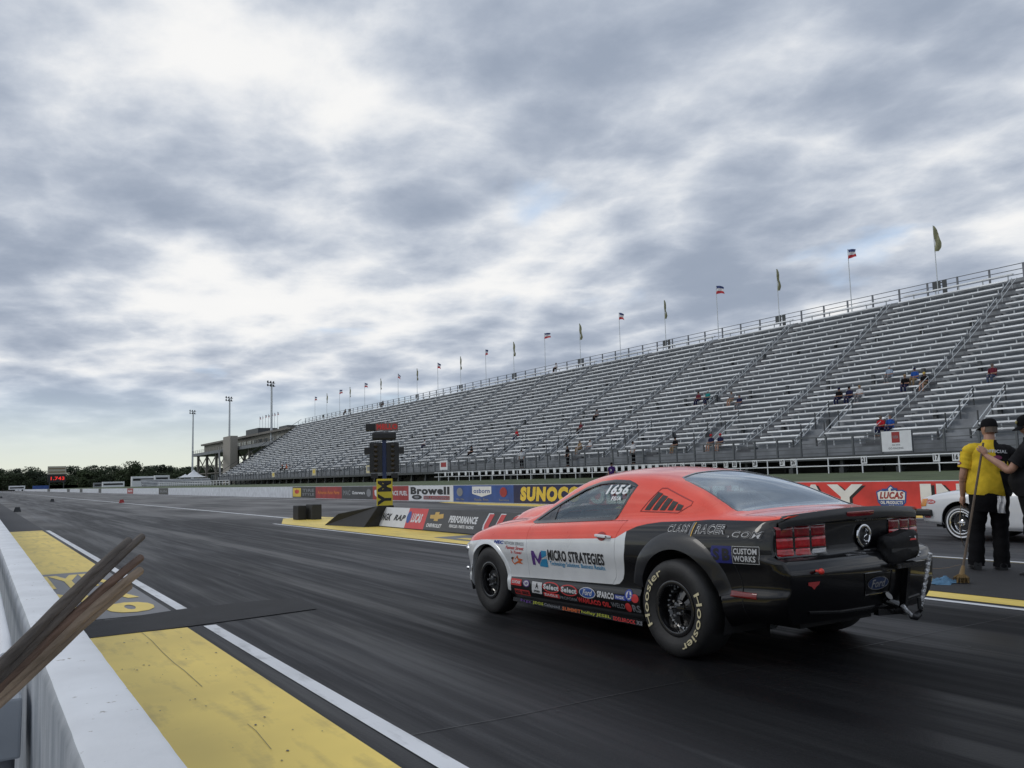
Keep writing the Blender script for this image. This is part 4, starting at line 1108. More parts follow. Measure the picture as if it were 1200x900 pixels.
def cutter(poly, fn0, fn1):
    mb = MB(); mb.prism(poly, fn0, fn1); me = bpy.data.meshes.new('c'); me.from_pydata(mb.v, [], mb.f)
    bm = bmesh.new(); bm.from_mesh(me); bmesh.ops.recalc_face_normals(bm, faces=bm.faces); bm.to_mesh(me); bm.free(); return me
def cyl_cut(y, z, r, x0=-1.3, x1=1.3, n=72):
    return cutter([(y + r * math.cos(2 * math.pi * k / n), z + r * math.sin(2 * math.pi * k / n)) for k in range(n)], lambda a, b: (x0, a, b), lambda a, b: (x1, a, b))
def shrink(poly, d):
    cx_ = sum(p[0] for p in poly) / len(poly); cy_ = sum(p[1] for p in poly) / len(poly); out = []; n = len(poly)
    for i, p in enumerate(poly):
        a = Vector(poly[i - 1]); b = Vector(p); c = Vector(poly[(i + 1) % n])
        n1 = Vector((-(b - a).y, (b - a).x)).normalized(); n2 = Vector((-(c - b).y, (c - b).x)).normalized()
        s = n1 + n2; s = s / max(s.dot(n1), .3) if s.length > 1e-6 else n1
        if s.dot(Vector((cx_, cy_)) - b) < 0 and False: s = -s
        out.append(b + s * d)
    # orientation test
    area = sum(poly[i - 1][0] * p[1] - p[0] * poly[i - 1][1] for i, p in enumerate(poly))
    if area < 0:
        return [tuple(Vector(p) * 2 - q) for p, q in zip(poly, out)]
    return [tuple(q) for q in out]
def ribbon(mb, fn, poly, w, closed=True, lift=0.002, step=.04, th=.006):
    pts = [Vector(p) for p in poly]
    if closed: pts.append(pts[0])
    dense = []
    for a, b in zip(pts, pts[1:]):
        k = max(1, int((b - a).length / step)); dense += [a + (b - a) * i / k for i in range(k)]
    if not closed: dense.append(pts[-1])
    n = len(dense); P = []
    for i, p in enumerate(dense):
        a = dense[i - 1] if (closed or i) else p; b = dense[(i + 1) % n] if (closed or i < n - 1) else p
        d = (b - a).normalized(); nn = Vector((-d.y, d.x)) * w / 2
        q0, q1 = p - nn, p + nn
        P.append([fn(q0.x, q0.y, lift - .004), fn(q0.x, q0.y, lift + th * .6), fn(p.x, p.y, lift + th), fn(q1.x, q1.y, lift + th * .6), fn(q1.x, q1.y, lift - .004)])
    if closed: P.append(P[0])
    mb.grid(P)

def paint(name, red=(.86, .095, .055), kind='muscle'):
    m = bpy.data.materials.new(name); m.use_nodes = True; nt = m.node_tree; N = nt.nodes; L = nt.links; b = N['Principled BSDF']
    tc = N.new('ShaderNodeTexCoord'); sp = N.new('ShaderNodeSeparateXYZ'); L.new(tc.outputs['Object'], sp.inputs[0])
    ny = N.new('ShaderNodeMapRange'); L.new(sp.outputs[1], ny.inputs[0]); ny.inputs[1].default_value = -1.2; ny.inputs[2].default_value = 3.6
    def curve(pts):
        c = N.new('ShaderNodeFloatCurve'); mp = c.mapping; cv = mp.curves[0]
        pts = [((y + 1.2) / 4.8, z / 1.3) for y, z in pts]
        cv.points[0].location = pts[0]; cv.points[1].location = pts[-1]
        for p in pts[1:-1]: cv.points.new(*p)
        for p in cv.points: p.handle_type = 'VECTOR'
        mp.update(); L.new(ny.outputs[0], c.inputs['Value'])
        mu = N.new('ShaderNodeMath'); mu.operation = 'MULTIPLY'; mu.inputs[1].default_value = 1.3; L.new(c.outputs[0], mu.inputs[0])
        s = N.new('ShaderNodeMath'); s.operation = 'SUBTRACT'; L.new(sp.outputs[2], s.inputs[0]); L.new(mu.outputs[0], s.inputs[1])
        g = N.new('ShaderNodeMapRange'); L.new(s.outputs[0], g.inputs[0]); g.inputs[1].default_value = -.0012; g.inputs[2].default_value = .0012
        return g.outputs[0]
    c1 = curve([(-1.2, 1.055), (-.955, 1.05), (-.93, 1.02), (-.79, 1.0), (-.28, .995), (-.1, .98), (.21, .965), (.36, .945), (.46, .925), (.58, .88), (.70, .822), (2.02, .752), (2.82, .712), (3.01, .69), (3.6, .64)])
    c2 = curve([(-1.2, 1.29), (.555, 1.29), (.57, .82), (.61, .57), (.64, .50), (.69, .462), (.76, .449), (1.97, .402), (2.31, .388), (2.7, .36), (3.0, .30), (3.6, .2)])
    silver, black = (.74, .765, .79, 1), (.0035, .0035, .0045, 1)
    a = N.new('ShaderNodeMix'); a.data_type = 'RGBA'; L.new(c2, a.inputs[0]); a.inputs[6].default_value = black; a.inputs[7].default_value = silver
    r = N.new('ShaderNodeMix'); r.data_type = 'RGBA'; L.new(c1, r.inputs[0]); L.new(a.outputs[2], r.inputs[6]); r.inputs[7].default_value = (*red, 1)
    n = N.new('ShaderNodeTexNoise'); n.inputs['Scale'].default_value = 5; n.inputs['Detail'].default_value = 8; L.new(tc.outputs['Object'], n.inputs['Vector'])
    mr = N.new('ShaderNodeMapRange'); L.new(n.outputs[0], mr.inputs[0]); mr.inputs[1].default_value = .3; mr.inputs[2].default_value = .7; mr.inputs[3].default_value = .93; mr.inputs[4].default_value = 1.05
    mu = N.new('ShaderNodeMix'); mu.data_type = 'RGBA'; mu.blend_type = 'MULTIPLY'; mu.inputs[0].default_value = 1; L.new(r.outputs[2], mu.inputs[6]); L.new(mr.outputs[0], mu.inputs[7])
    L.new(mu.outputs[2], b.inputs['Base Color'])
    mt = N.new('ShaderNodeMath'); mt.operation = 'MULTIPLY'; L.new(c2, mt.inputs[0]); s2 = N.new('ShaderNodeMath'); s2.operation = 'SUBTRACT'; s2.inputs[0].default_value = 1; L.new(c1, s2.inputs[1]); L.new(s2.outputs[0], mt.inputs[1])
    m2 = N.new('ShaderNodeMath'); m2.operation = 'MULTIPLY'; m2.inputs[1].default_value = .2; L.new(mt.outputs[0], m2.inputs[0]); L.new(m2.outputs[0], b.inputs['Metallic'])
    rg = N.new('ShaderNodeMapRange'); L.new(n.outputs[0], rg.inputs[0]); rg.inputs[3].default_value = .24; rg.inputs[4].default_value = .34; L.new(rg.outputs[0], b.inputs['Roughness'])
    b.inputs['Coat Weight'].default_value = .8; b.inputs['Coat Roughness'].default_value = .04; b.inputs['Specular IOR Level'].default_value = .2
    return m
PAINT = paint('coral silver and black race paint')
INNER = mat('bare black interior', (.012, .012, .013), .8, var=.2)
GLASS = glass('tinted side glass', (.80, .86, .86), .02)
GLASS_R = glass('rear glass', (.65, .72, .73), .06)
SATIN = mat('satin black flare', (.016, .017, .020), .34, var=.15, coat=.2)
GLOSSB = mat('gloss black trim', (.005, .005, .006), .22, coat=1.0, var=.1)

T1 = dict(y=(-.955, 3.43), bow=.075,
    W=[(-.955, .818), (-.90, .846), (-.82, .864), (-.6, .872), (0, .874), (1.3, .868), (2.6, .868), (2.95, .862), (3.1, .835), (3.22, .775), (3.32, .67), (3.39, .53), (3.43, .38)],
    zb=[(-.955, .33), (-.6, .31), (-.45, .27), (.3, .18), (2.2, .15), (2.9, .17), (3.43, .22)],
    zs=[(-.955, .995), (-.5, .985), (0, .972), (.7, .945), (2.0, .875), (2.6, .835), (3.0, .765), (3.25, .69), (3.43, .61)],
    kg=[(-.955, .95), (-.4, .93), (.4, .915), (1.8, .915), (2.3, .93), (3.43, .94)],
    dzg=[(-.955, .035), (-.5, .04), (.4, .025), (2.0, .02), (2.6, .02), (3.43, .02)],
    xr=[(-.955, .55), (-.6, .56), (-.42, .63), (-.2, .625), (.15, .585), (.6, .565), (1.3, .56), (1.55, .575), (1.9, .65), (2.15, .69), (2.6, .66), (3.0, .60), (3.43, .3)],
    zr=[(-.955, 1.040), (-.85, 1.045), (-.62, 1.038), (-.45, 1.055), (-.25, 1.125), (.0, 1.215), (.3, 1.285), (.7, 1.318), (1.0, 1.318), (1.3, 1.292), (1.5, 1.245), (1.8, 1.10), (2.05, .965), (2.2, .925), (2.6, .895), (3.0, .825), (3.25, .75), (3.43, .66)],
    zc=[(-.955, 1.060), (-.88, 1.062), (-.75, 1.052), (-.52, 1.056), (-.40, 1.080), (-.15, 1.195), (.15, 1.305), (.5, 1.368), (.9, 1.390), (1.25, 1.375), (1.5, 1.335), (1.8, 1.205), (2.05, 1.055), (2.2, .985), (2.35, .965), (2.7, .935), (3.0, .885), (3.25, .81), (3.43, .70)],
    prof=[(0, .885), (.05, .925), (.12, .965), (.2, .985), (.27, .984), (.35, .965), (.5, .975), (.68, 1.0), (.82, .993), (.92, .972), (1, .935)],
    tail=[(0, -.012), (.022, -.016), (.055, -.004), (.085, .032), (.20, .035), (.300, .030), (.317, -.036), (.355, -.060), (.39, -.078), (.41, -.080), (.5, -.074), (.62, -.045), (.75, .01)])

def make_shell(T, paint_mat, inner=INNER, th=.018):
    surf = car_surface(T); sf = Surf(surf)
    surf.materials.append(paint_mat); surf.materials.append(inner)
    shell = eval_mods(surf, [('SOLIDIFY', dict(thickness=th, offset=-1, material_offset=1, use_even_offset=False))])
    return surf, sf, shell
def glass_mesh(surf, cut, d0=.008, th=.004):
    me = surf.copy(); n = [v.normal.copy() for v in me.vertices]
    for v, k in zip(me.vertices, n): v.co = v.co - k * d0
    g = eval_mods(me, [('SOLIDIFY', dict(thickness=th, offset=-1))])
    return boolean(g, cut, 'INTERSECT')
def wheel_mesh_parts(parent, pos, side, R0, Wd, rim_r, front, letters=False, spoke_m=GLOSSB, outer_m=None, white_band=False):
    """side -1: outboard face towards -x"""
    w = MB(); w.tube([(-.04 * 1, 0, 0), (Wd * .4, 0, 0)], rim_r * .55, 20)
    wh = w.build('wheel', BLACK, parent, smooth=True)
    wh.location = pos
    if side > 0: wh.rotation_euler = (0, 0, math.pi)
    h = Wd / 2
    t = MB(); pr = [(rim_r - .012, -h * .80), (rim_r + .012, -h * .88), (rim_r + .05, -h * 1.0), ((R0 + rim_r) / 2, -h * 1.06), (R0 - .045, -h * 1.02), (R0 - .018, -h * .93), (R0 - .004, -h * .78), (R0, -h * .4)]
    pr = pr + [(r, -x) for r, x in reversed(pr)]
    t.lathe(pr, 'x', 72); tyre = t.build('tyre', RUBBER, wh, smooth=True)
    rm = MB(); o = -h * .84
    rm.lathe([(rim_r + .006, o + .01), (rim_r + .008, o - .012), (rim_r - .004, o - .016), (rim_r - .022, o - .010), (rim_r - .028, o + .012), (rim_r - .040, o + .07), (rim_r - .06, o + .085), (rim_r - .075, o + .082)], 'x', 56)
    rm.lathe([(.062, o + .055), (.058, o + .03), (.030, o + .018), (0, o + .016)], 'x', 28)
    rim = rm.build('rim', outer_m or spoke_m, wh, smooth=True)
    sp = MB(); ns = 5
    for k in range(ns):
        a = 2 * math.pi * k / ns + .3; c, s = math.cos(a), math.sin(a)
        for da in ((-.20, .20) if front else (-.33, 0, .33)):
            c2, s2 = math.cos(a + da), math.sin(a + da)
            sp.bar((o + .045, .035 * c, .035 * s), (o + .085, (rim_r - .05) * c2, (rim_r - .05) * s2), .022 if front else .030, .02, (1, 0, 0))
    sp.build('spokes', spoke_m, wh)
    bk = MB(); bk.lathe([(rim_r - .045, o + .11), (.0, o + .12)], 'x', 40); bk.build('brake_backing', BLACK, wh, smooth=True)
    nu = MB()
    for k in range(5):
        a = 2 * math.pi * k / 5; nu.tube([(o + .05, .052 * math.cos(a), .052 * math.sin(a)), (o - .002, .052 * math.cos(a), .052 * math.sin(a))], .0105, 6)
    nu.build('lug_nuts', CHROME, wh)
    if not front:
        bo = MB()
        for k in range(24):
            a = 2 * math.pi * k / 24; rr_ = rim_r - .045; bo.tube([(o + .085, rr_ * math.cos(a), rr_ * math.sin(a)), (o + .066, rr_ * math.cos(a), rr_ * math.sin(a))], .006, 6)
        bo.build('bead_bolts', STEEL_L, wh)
    if white_band:
        g = MB(); g.lathe([(rim_r + .030, -h * .985 - .003), (rim_r + .055, -h * 1.03 - .003)], 'x', 56); g.build('white_stripe', WHITE, wh)
    if letters:
        g = MB()
        for a0, a1 in ((-122, -22), (62, 162)):
            def fn(u, v, l, a0=a0, a1=a1):
                th = R(a0 + (a1 - a0) * u); rr_ = rim_r + .060 + (R0 - rim_r - .105) * v
                # sidewall x at this radius
                k = (rr_ - rim_r) / (R0 - rim_r); x = -h * (1.0 + .07 * math.sin(math.pi * min(1, k))) - .003
                return (x, -rr_ * math.sin(th), rr_ * math.cos(th))
            put_text(g, fn, 'Hoosier', 0, 1, 0, 1, .012, cut=20)
        g.build('lettering', CREAM, wh, fix=False)
    return wh

def build_race_car():
    root = empty('race_car', (5.245, 4.80, 0), R(CAR_YAW))
    tag(root, 'coral, silver and black drag racing coupe with fat lettered rear slicks on the near lane', 'race car')
    surf, sf, shell = make_shell(T1, PAINT)
    S_, RE, TP = sf.side, sf.rear, sf.top
    # openings
    dlo = [(2.03, .905), (.815, .972), (.73, 1.10), (.665, 1.235), (.80, 1.268), (1.0, 1.275), (1.18, 1.262), (1.36, 1.215), (1.60, 1.115), (1.82, 1.01)]
    door = [(1.985, .895), (1.985, .398), (.775, .446), (.715, .52), (.70, .82), (.625, .963), (.86, .955)]
    bl = [(0, .345), (.30, .335), (.49, .285), (.535, .20), (.60, -.15), (.655, -.43), (.60, -.468), (.3, -.452), (0, -.447)]; bl = bl + [(-x, y) for x, y in reversed(bl[1:-1])]
    ws = [(0, 1.50), (.3, 1.49), (.50, 1.47), (.56, 1.52), (.66, 1.95), (.60, 2.10), (.3, 2.18), (0, 2.2)]; ws = ws + [(-x, y) for x, y in reversed(ws[1:-1])]
    body = shell
    for c in (cyl_cut(.0, .36, .43), cyl_cut(2.68, .325, .365)): body = boolean(body, c)
    winL = lambda s: cutter(dlo, lambda a, b: (s * 1.3, a, b), lambda a, b: (s * .3, a, b))
    zc = lambda poly: cutter(poly, lambda a, b: (a, b, 1.6), lambda a, b: (a, b, .97))
    for s in (-1, 1): body = boolean(body, winL(s))
    body = boolean(body, zc(bl)); body = boolean(body, zc(ws))
    doors = []
    for s in (-1, 1):
        dm = boolean(body, cutter(shrink(door, .0035), lambda a, b: (s * 1.3, a, b), lambda a, b: (s * .5, a, b)), 'INTERSECT')
        body = boolean(body, cutter(door, lambda a, b: (s * 1.3, a, b), lambda a, b: (s * .5, a, b)))
        doors.append(dm)
    fix_normals(body, sf); bo = link('body', body, root)
    for s, dm in zip((-1, 1), doors):
        fix_normals(dm, sf); d = link('door', dm, root)
        # handle: cup plus grip
        y, z = .865, .832
        f = lambda u, v, l=0.0: S_(u, v, l, s)
        g = MB(); put_poly(g, f, ell(y + .01, z - .002, .058, .036), .0015, cut=.03); g.build('handle_cup', DKRED if s else DKRED, d, fix=False)
        g = MB(); n = 12; P = []
        for i in range(n + 1):
            u = -1 + 2 * i / n; q = .030 * (1 - u ** 6) + .004; hh = .0135 * (1 - .35 * abs(u) ** 3)
            c = Vector(f(y + .105 * u - .01, z + .004 * u)); P.append([(c.x + s * q * a, c.y, c.z + hh * b) for a, b in ((.3, -1), (1, -.7), (1.1, 0), (1, .7), (.3, 1), (.3, -1))])
        g.grid(P); g.build('handle', WHITE, d, smooth=True)
        g = MB(); g.lathe([(0, -.002), (.007, -.002), (.007, .0)], 'x', 10, (f(y - .085, z)[0] + s * .033, y - .085, z)); g.build('lock', BLACK, d)
        # window
        gm = glass_mesh(surf, winL(s)); gm.materials.clear(); gm.materials.append(GLASS); fix_normals(gm, sf); wn = link('side_window', gm, root)
        g = MB(); ribbon(g, f, dlo, .026, lift=-.004, th=.005); g.build('window_trim', GLOSSB, wn, smooth=True)
        g = MB(); put_poly(g, lambda u, v, l: f(u, v, l - .006), [(2.03, .905), (1.70, .924), (1.66, 1.085), (1.82, 1.01)], .0, cut=.05); g.build('quarter_pane', GLOSSB, wn, fix=False)
        # panel seams
        g = MB(); ribbon(g, f, [(-.88, 1.02), (-.875, .985), (-.88, .96)], .005, closed=False, lift=0, th=.0008)
        ribbon(g, f, [(-.56, .70), (-.60, .60), (-.62, .34)], .004, closed=False, lift=0, th=.0006)
        g.build('panel_gap', BLACK, bo, fix=False)
        # quarter louvre
        g = MB(); ov = [(.525, 1.035), (.355, 1.215), (.30, 1.215), (-.035, 1.115), (-.03, 1.09), (.09, 1.032)]
        ribbon(g, f, ov, .007, lift=0, th=.001); g.build('louvre_seam', DKRED, bo, fix=False)
        lo = MB()
        for k in range(5):
            a = .475 - k * .088; topz = 1.185 - k * .0215; bz = 1.046 + k * .001; sl = .105 - k * .021
            put_poly(lo, lambda u, v, l: f(u, v, l), [(a, bz), (a - .058, bz), (a - .058 - sl, topz - .012), (a - sl, topz)], .0015, cut=.03)
        lv = lo.build('quarter_louvre', BLACK, bo, fix=False)
    # windscreens
    for poly, nm, gmat in ((bl, 'rear_window', GLASS_R), (ws, 'windscreen', GLASS_R)):
        gm = glass_mesh(surf, zc(poly), .005); gm.materials.clear(); gm.materials.append(gmat); fix_normals(gm, sf); o = link(nm, gm, root)
        g = MB(); ribbon(g, lambda x, y, l: TP(x, y, l), poly, .022, lift=-.003, th=.004); g.build('window_trim', GLOSSB, o, smooth=True)
    # hood scoop
    g = MB(); P = []
    for i in range(15):
        t = i / 14; y = 2.08 + t * 1.0; hh = .105 * math.sin(min(1, t * 2.2) * 1.57) * (1 if t < .45 else (1 if t < .85 else 1 - (t - .85) / .25)); w = .34 + .02 * math.sin(t * 3)
        row = []
        for j in range(17):
            u = -1 + j / 8; e = (1 - abs(u) ** 4); q = TP(w * u, y); row.append((w * u, y, q[2] - .004 + hh * e))
        P.append(row)
    g.grid(P); q = P[-1]; g.build('hood_scoop', mat('coral red paint', (.86, .095, .055), .36, coat=.9, var=.05), root, smooth=True)
    g = MB(); ribbon(g, lambda x, y, l: TP(x, y, l), [(-.70, 2.2), (-.74, 2.6), (-.70, 3.0), (-.55, 3.2)], .006, closed=False, lift=0, th=.0008); g.build('panel_gap', BLACK, bo, fix=False)
    # decklid seams
    g = MB()
    for s in (-1, 1): ribbon(g, lambda x, y, l: TP(x, y, l), [(s * .72, -.55), (s * .745, -.80), (s * .755, -.88)], .005, closed=False, lift=0, th=.0008)
    ribbon(g, lambda x, y, l: TP(x, y, l), [(-.72, -.55), (0, -.53), (.72, -.55)], .005, closed=False, lift=0, th=.0008)
    g.build('panel_gap', DKRED, bo, fix=False)
    # flares
    for s in (-1, 1):
        for (yc, zc_, r0, r1, a0, a1, out, mm, nm) in ((0, .36, .415, .545, 14, 164, .026, SATIN, 'rear_flare'), (2.68, .325, .352, .395, -14, 190, .012, None, 'front_flare')):
            if mm is None: mm = mat('silver arch lip', (.70, .73, .75), .36, .2, coat=.8, var=.05)
            g = MB(); P = []
            for i in range(61):
                a = R(a0 + (a1 - a0) * i / 60); c, q = math.cos(a), math.sin(a)
                row = []
                edge = min(1, i / 5, (60 - i) / 5)
                for k in range(9):
                    t = k / 8; r = r0 + (r1 - r0) * t
                    if r1 > .5: r = r0 + (r1 - r0) * t * (0.85 + .15 * max(0, q))
                    base = Vector(S_(yc + r * c, max(zc_ + r * q, .2), 0, s))
                    prot = out * edge * (1 - t ** 1.6) + (.004 if t > .95 else .001) * 1
                    row.append((base.x + s * (prot - (.006 if k == 8 else 0)), yc + r * c, zc_ + r * q))
                inner = (row[0][0] - s * .06, row[0][1], row[0][2])
                P.append([inner] + row)
            g.grid(P); g.build(nm, mm, bo, smooth=True)
    # wheel wells
    for yc, zc_, r in ((0, .36, .432), (2.68, .325, .368)):
        for s in (-1, 1):
            g = MB(); P = [[(s * x, yc + r * math.cos(R(a)), zc_ + r * math.sin(R(a))) for x in (.845, .40)] for a in range(-20, 201, 10)]
            g.grid(P); g.add([(s * .40, yc - r, .15), (s * .40, yc + r, .15), (s * .40, yc + r, zc_ + r), (s * .40, yc - r, zc_ + r)], [(0, 1, 2, 3)]); g.build('wheel_well', INNER, root)
    # underside, cabin floor
    g = MB(); g.box(-.80, .80, .5, 2.25, .15, .19); g.box(-.40, .40, -.70, 3.2, .24, .34); g.box(-.74, .74, -.8, -.46, .34, .42); g.build('floor_pan', INNER, root)
    g = MB(); g.tube([(-.7, 0, .352), (.7, 0, .352)], .04, 10); g.sphere((0, 0, .35), (.16, .14, .15)); g.build('rear_axle', INNER, root)
    # rocker splitter strip
    for s in (-1, 1):
        g = MB(); g.grid([[(s * x, y, z) for x, z in ((.80, .205), (.845, .20), (.85, .165), (.80, .155))] for y in (2.26, 1.8, 1.2, .8, .42)]); g.build('side_skirt', GLOSSB, root)
    # cabin: seats, dash, wheel, roll cage
    CB = mat('dark cabin trim', (.03, .031, .034), .7); CG = mat('grey cage paint', (.20, .21, .22), .4)
    for s in (-1, 1):
        g = MB(); g.box(s * .38 - .24, s * .38 + .24, .75, 1.25, .42, .58); st = g.build('seat', CB, root, bevel=.05)
        g = MB(); P = [[(s * .38 + w * u, .78 - .16 * t - .05 * (1 - u * u) * 0, .5 + .66 * t) for u in (-1, -.6, 0, .6, 1)] for t, w in ((0, .25), (.4, .26), (.7, .24), (.85, .15), (1, .14))]
        g.grid(P); g.grid([[(p[0], p[1] - .1, p[2]) for p in r] for r in P]); 
        g.build('backrest', CB, st)
    g = MB(); g.box(-.72, .72, 1.75, 2.1, .72, .90); g.build('dashboard', CB, root, bevel=.04)
    g = MB(); P = [];
    for i in range(25):
        a = 2 * math.pi * i / 24; c = Vector((-.38 + .17 * math.cos(a), 1.55 + .06 * math.sin(a), .88 + .16 * math.sin(a))); 
        rad = Vector((math.cos(a), .3 * math.sin(a), math.sin(a) * .95)).normalized(); ax = Vector((0, .95, -.3))
        P.append([tuple(c + rad * .014 * math.cos(b) + ax * .014 * math.sin(b)) for b in [2 * math.pi * k / 8 for k in range(9)]])
    g.grid(P); g.bar((-.53, 1.55, .88), (-.23, 1.55, .88), .03, .01); g.tube([(-.38, 1.56, .88), (-.38, 1.8, .80)], .02, 8); g.build('steering_wheel', CB, root, smooth=True)
    g = MB()
    g.tube([(-.62, .55, .3), (-.60, .55, 1.02), (-.48, .55, 1.24), (0, .55, 1.29), (.48, .55, 1.24), (.60, .55, 1.02), (.62, .55, .3)], .021, 8)
    for s in (-1, 1): g.tube([(s * .46, .55, 1.23), (s * .47, 1.3, 1.22), (s * .60, 1.85, .95), (s * .66, 1.95, .4)], .021, 8); g.tube([(s * .36, .55, 1.26), (s * .45, -.45, .75)], .021, 8)
    g.tube([(-.60, .55, .98), (.60, .55, .98)], .021, 8); g.tube([(-.62, .6, .95), (-.66, 1.9, .5)], .021, 8)
    g.build('roll_cage', CG, root, smooth=True)
    g = MB(); g.box(-.66, .66, -.5, .5, .72, .78); g.build('parcel_shelf', CB, root)
    # wheels
    for s in (-1, 1):
        wheel_mesh_parts(root, (s * .775, 0, .352), s, .352, .29, .192, False, letters=True)
        wheel_mesh_parts(root, (s * .772, 2.66, .324), s, .324, .185, .170, True)
    # ------- tail
    LENS = mat('red tail lens', (.42, .012, .018), .15, var=.35, scale=22, coat=.9)
    LENS_D = mat('dark red tail lens', (.20, .008, .014), .15, var=.3, scale=22, coat=.9)
    def dome(u0, u1, v0, v1, l0, h, skew=0.0, nu=10, nv=10, fn=RE):
        P = []
        for i in range(nv + 1):
            v = i / nv; row = []
            for j in range(nu + 1):
                u = j / nu; e = min(1, min(u, 1 - u) * 6) * min(1, min(v, 1 - v) * 6)
                row.append(fn(u0 + (u1 - u0) * u + skew * (v - .5), v0 + (v1 - v0) * v, l0 + h * math.sqrt(e)))
            P.append(row)
        return P
    for s in (-1, 1):
        base = MB(); a, b_ = (-.800, -.350) if s < 0 else (.350, .800)
        base.grid(dome(a, b_, .758, .965, .0, .008)); tl_ = base.build('tail_light', GLOSSB, bo, smooth=True, fix=False)
        for k in range(3):
            x0 = a + .010 + k * .147; x1 = x0 + .137
            for (v0, v1, mm) in ((.763, .814, LENS), (.816, .886, LENS), (.888, .960, LENS_D)):
                g = MB()
                if v0 < .77 and ((s < 0 and k == 2) or (s > 0 and k == 0)):
                    g.grid(dome(x0, x1 - .0, v0 + .006, v1 - .008, .006, .007)); g.build('reversing_lens', mat('clear lens', (.45, .45, .46), .15, coat=.9, var=.2, scale=40), tl_, smooth=True, fix=False)
                else:
                    g.grid(dome(x0, x1, v0, v1, .006, .008)); g.build('lens', mm, tl_, smooth=True, fix=False)
    # spoiler lip
    g = MB(); P = []
    for i in range(41):
        x = -.77 + 1.54 * i / 40; k = max(0, 1 - (abs(x) / .82) ** 6)
        zt = TP(x, -.955 + .075 * (abs(x) / .85) ** 2.5 + .03)[2]; yb = RE(x, zt - .03)[1]
        P.append([(x, yb + .06, zt - .002), (x, yb + .02, zt + .003 * k + .001), (x, yb - .006 * k, zt + .006 * k), (x, yb - .011 * k, zt + .0 * k), (x, yb - .010 * k - .002, zt - .04), (x, yb - .008 * k, zt - .072), (x, yb + .03, zt - .080)])
    g.cur = 0; g.grid(P); lip = g.build('spoiler', SATIN, bo, smooth=True)
    g = MB(); g.grid(dome(-.20, .10, 1.008, 1.040, .016, .003)); g.build('brake_light', LENS_D, lip, smooth=True, fix=False)
    g = MB(); put_text(g, lambda u, v, l: RE(u, v, .018), 'PERFORMANCE', -.06, .22, .985, 1.005, .03); g.build('lettering', mat('dull silver lettering', (.3, .3, .31), .4, .5), lip, fix=False)
    # emblem
    g = MB(); c = Vector(RE(.045, .862)); P = []
    for i in range(41):
        a = 2 * math.pi * i / 40; rad = Vector((math.cos(a), 0, math.sin(a))); r_ = .070
        P.append([tuple(c + rad * (r_ + .013 * math.cos(b)) + Vector((0, -.012 - .009 * math.sin(b), 0))) for b in [2 * math.pi * k / 8 for k in range(9)]])
    g.grid(P); em = g.build('emblem', CHROME, bo, smooth=True)
    g = MB(); g.lathe([(.066, -.006), (.0, -.01)], 'y', 28, tuple(c)); g.build('emblem_disc', BLACK, em)
    g = MB(); pts = [(.0, .045), (.022, .030), (.018, .008), (-.012, -.004), (-.022, -.024), (.004, -.040), (.028, -.034)]
    g.tube([c + Vector((u, -.020, v)) for u, v in pts], [.010, .009, .007, .006, .005, .004, .003], 8); g.build('snake_badge', CHROME, em, smooth=True)
    # bumper oval badge
    g = MB(); put_poly(g, RE, ell(.03, .545, .118, .045, 36), .002, cut=.05); ov = g.build('oval_badge', CHROME, bo, fix=False)
    g = MB(); put_poly(g, RE, ell(.03, .545, .110, .039, 36), .004, cut=.05); g.build('badge_field', mat('dark blue badge', (.012, .025, .07), .3), ov, fix=False)
    g = MB(); put_text(g, lambda u, v, l: RE(u, v, .006), 'Ford', -.05, .11, .518, .572, .02, .3); g.build('lettering', mat('dull silver lettering', (.3, .3, .31)), ov, fix=False)
    # number plate recess edge, tow eye, reflectors
    g = MB(); ribbon(g, RE, [(-.10, .47), (.17, .47), (.19, .62), (-.12, .62)], .010, lift=0, th=.004); ribbon(g, RE, [(-.62, .40), (-.3, .375), (.3, .375), (.62, .40)], .02, closed=False, lift=0, th=.008); g.build('bumper_moulding', GLOSSB, bo, fix=False)
    g = MB(); c = Vector(RE(-.585, .672)); g.tube([c, c + Vector((0, -.035, 0))], .009, 8); g.sphere(tuple(c + Vector((0, -.04, 0))), .020); g.build('tow_knob', mat('bright red plastic', (.6, .04, .03), .35), bo, smooth=True)
    g = MB(); put_poly(g, RE, [(-.66, .605), (-.56, .605), (-.57, .585), (-.59, .575), (-.61, .555), (-.63, .575), (-.66, .585)], .002); g.build('arrow_decal', DKRED, bo, fix=False)
    for s in (-1, 1):
        g = MB(); g.grid(dome(-.73, -.50, .485, .525, .0, .006, fn=lambda u, v, l, s=s: S_(u, v, l, s))); g.build('side_marker', mat('dim red reflector', (.16, .008, .008), .25, coat=.6), bo, smooth=True, fix=False)
    # parachute pack with mount and wrapped tether
    NY_ = mat('black nylon', (.005, .005, .006), .6, var=.3, scale=18, bump=.5, bscale=14, spec=.25)
    g = MB(); P = []
    for i in range(13):
        t = i / 12; zz = .668 + .20 * t; row = []
        for j in range(25):
            a = math.pi * 2 * j / 24; sx = math.copysign(abs(math.cos(a)) ** .45, math.cos(a)); sy = math.copysign(abs(math.sin(a)) ** .6, math.sin(a))
            e = (1 - abs(2 * t - 1) ** 5) ** .5 if 0 < t < 1 else .35
            wob = 1 + .03 * math.sin(a * 5 + i)
            row.append((.335 + .20 * sx * (.82 + .18 * e) * wob, -1.0 + .06 * sy * (.45 + .55 * e) * wob, zz + .02 * math.sin(sx * 2.5)))
        P.append(row)
    g.grid(P); g.add([tuple(Vector(P[k][j])) for k in (0, -1) for j in range(24)], [tuple(range(23, -1, -1)), tuple(range(24, 48))])
    pk = g.build('parachute_pack', NY_, root, smooth=True)
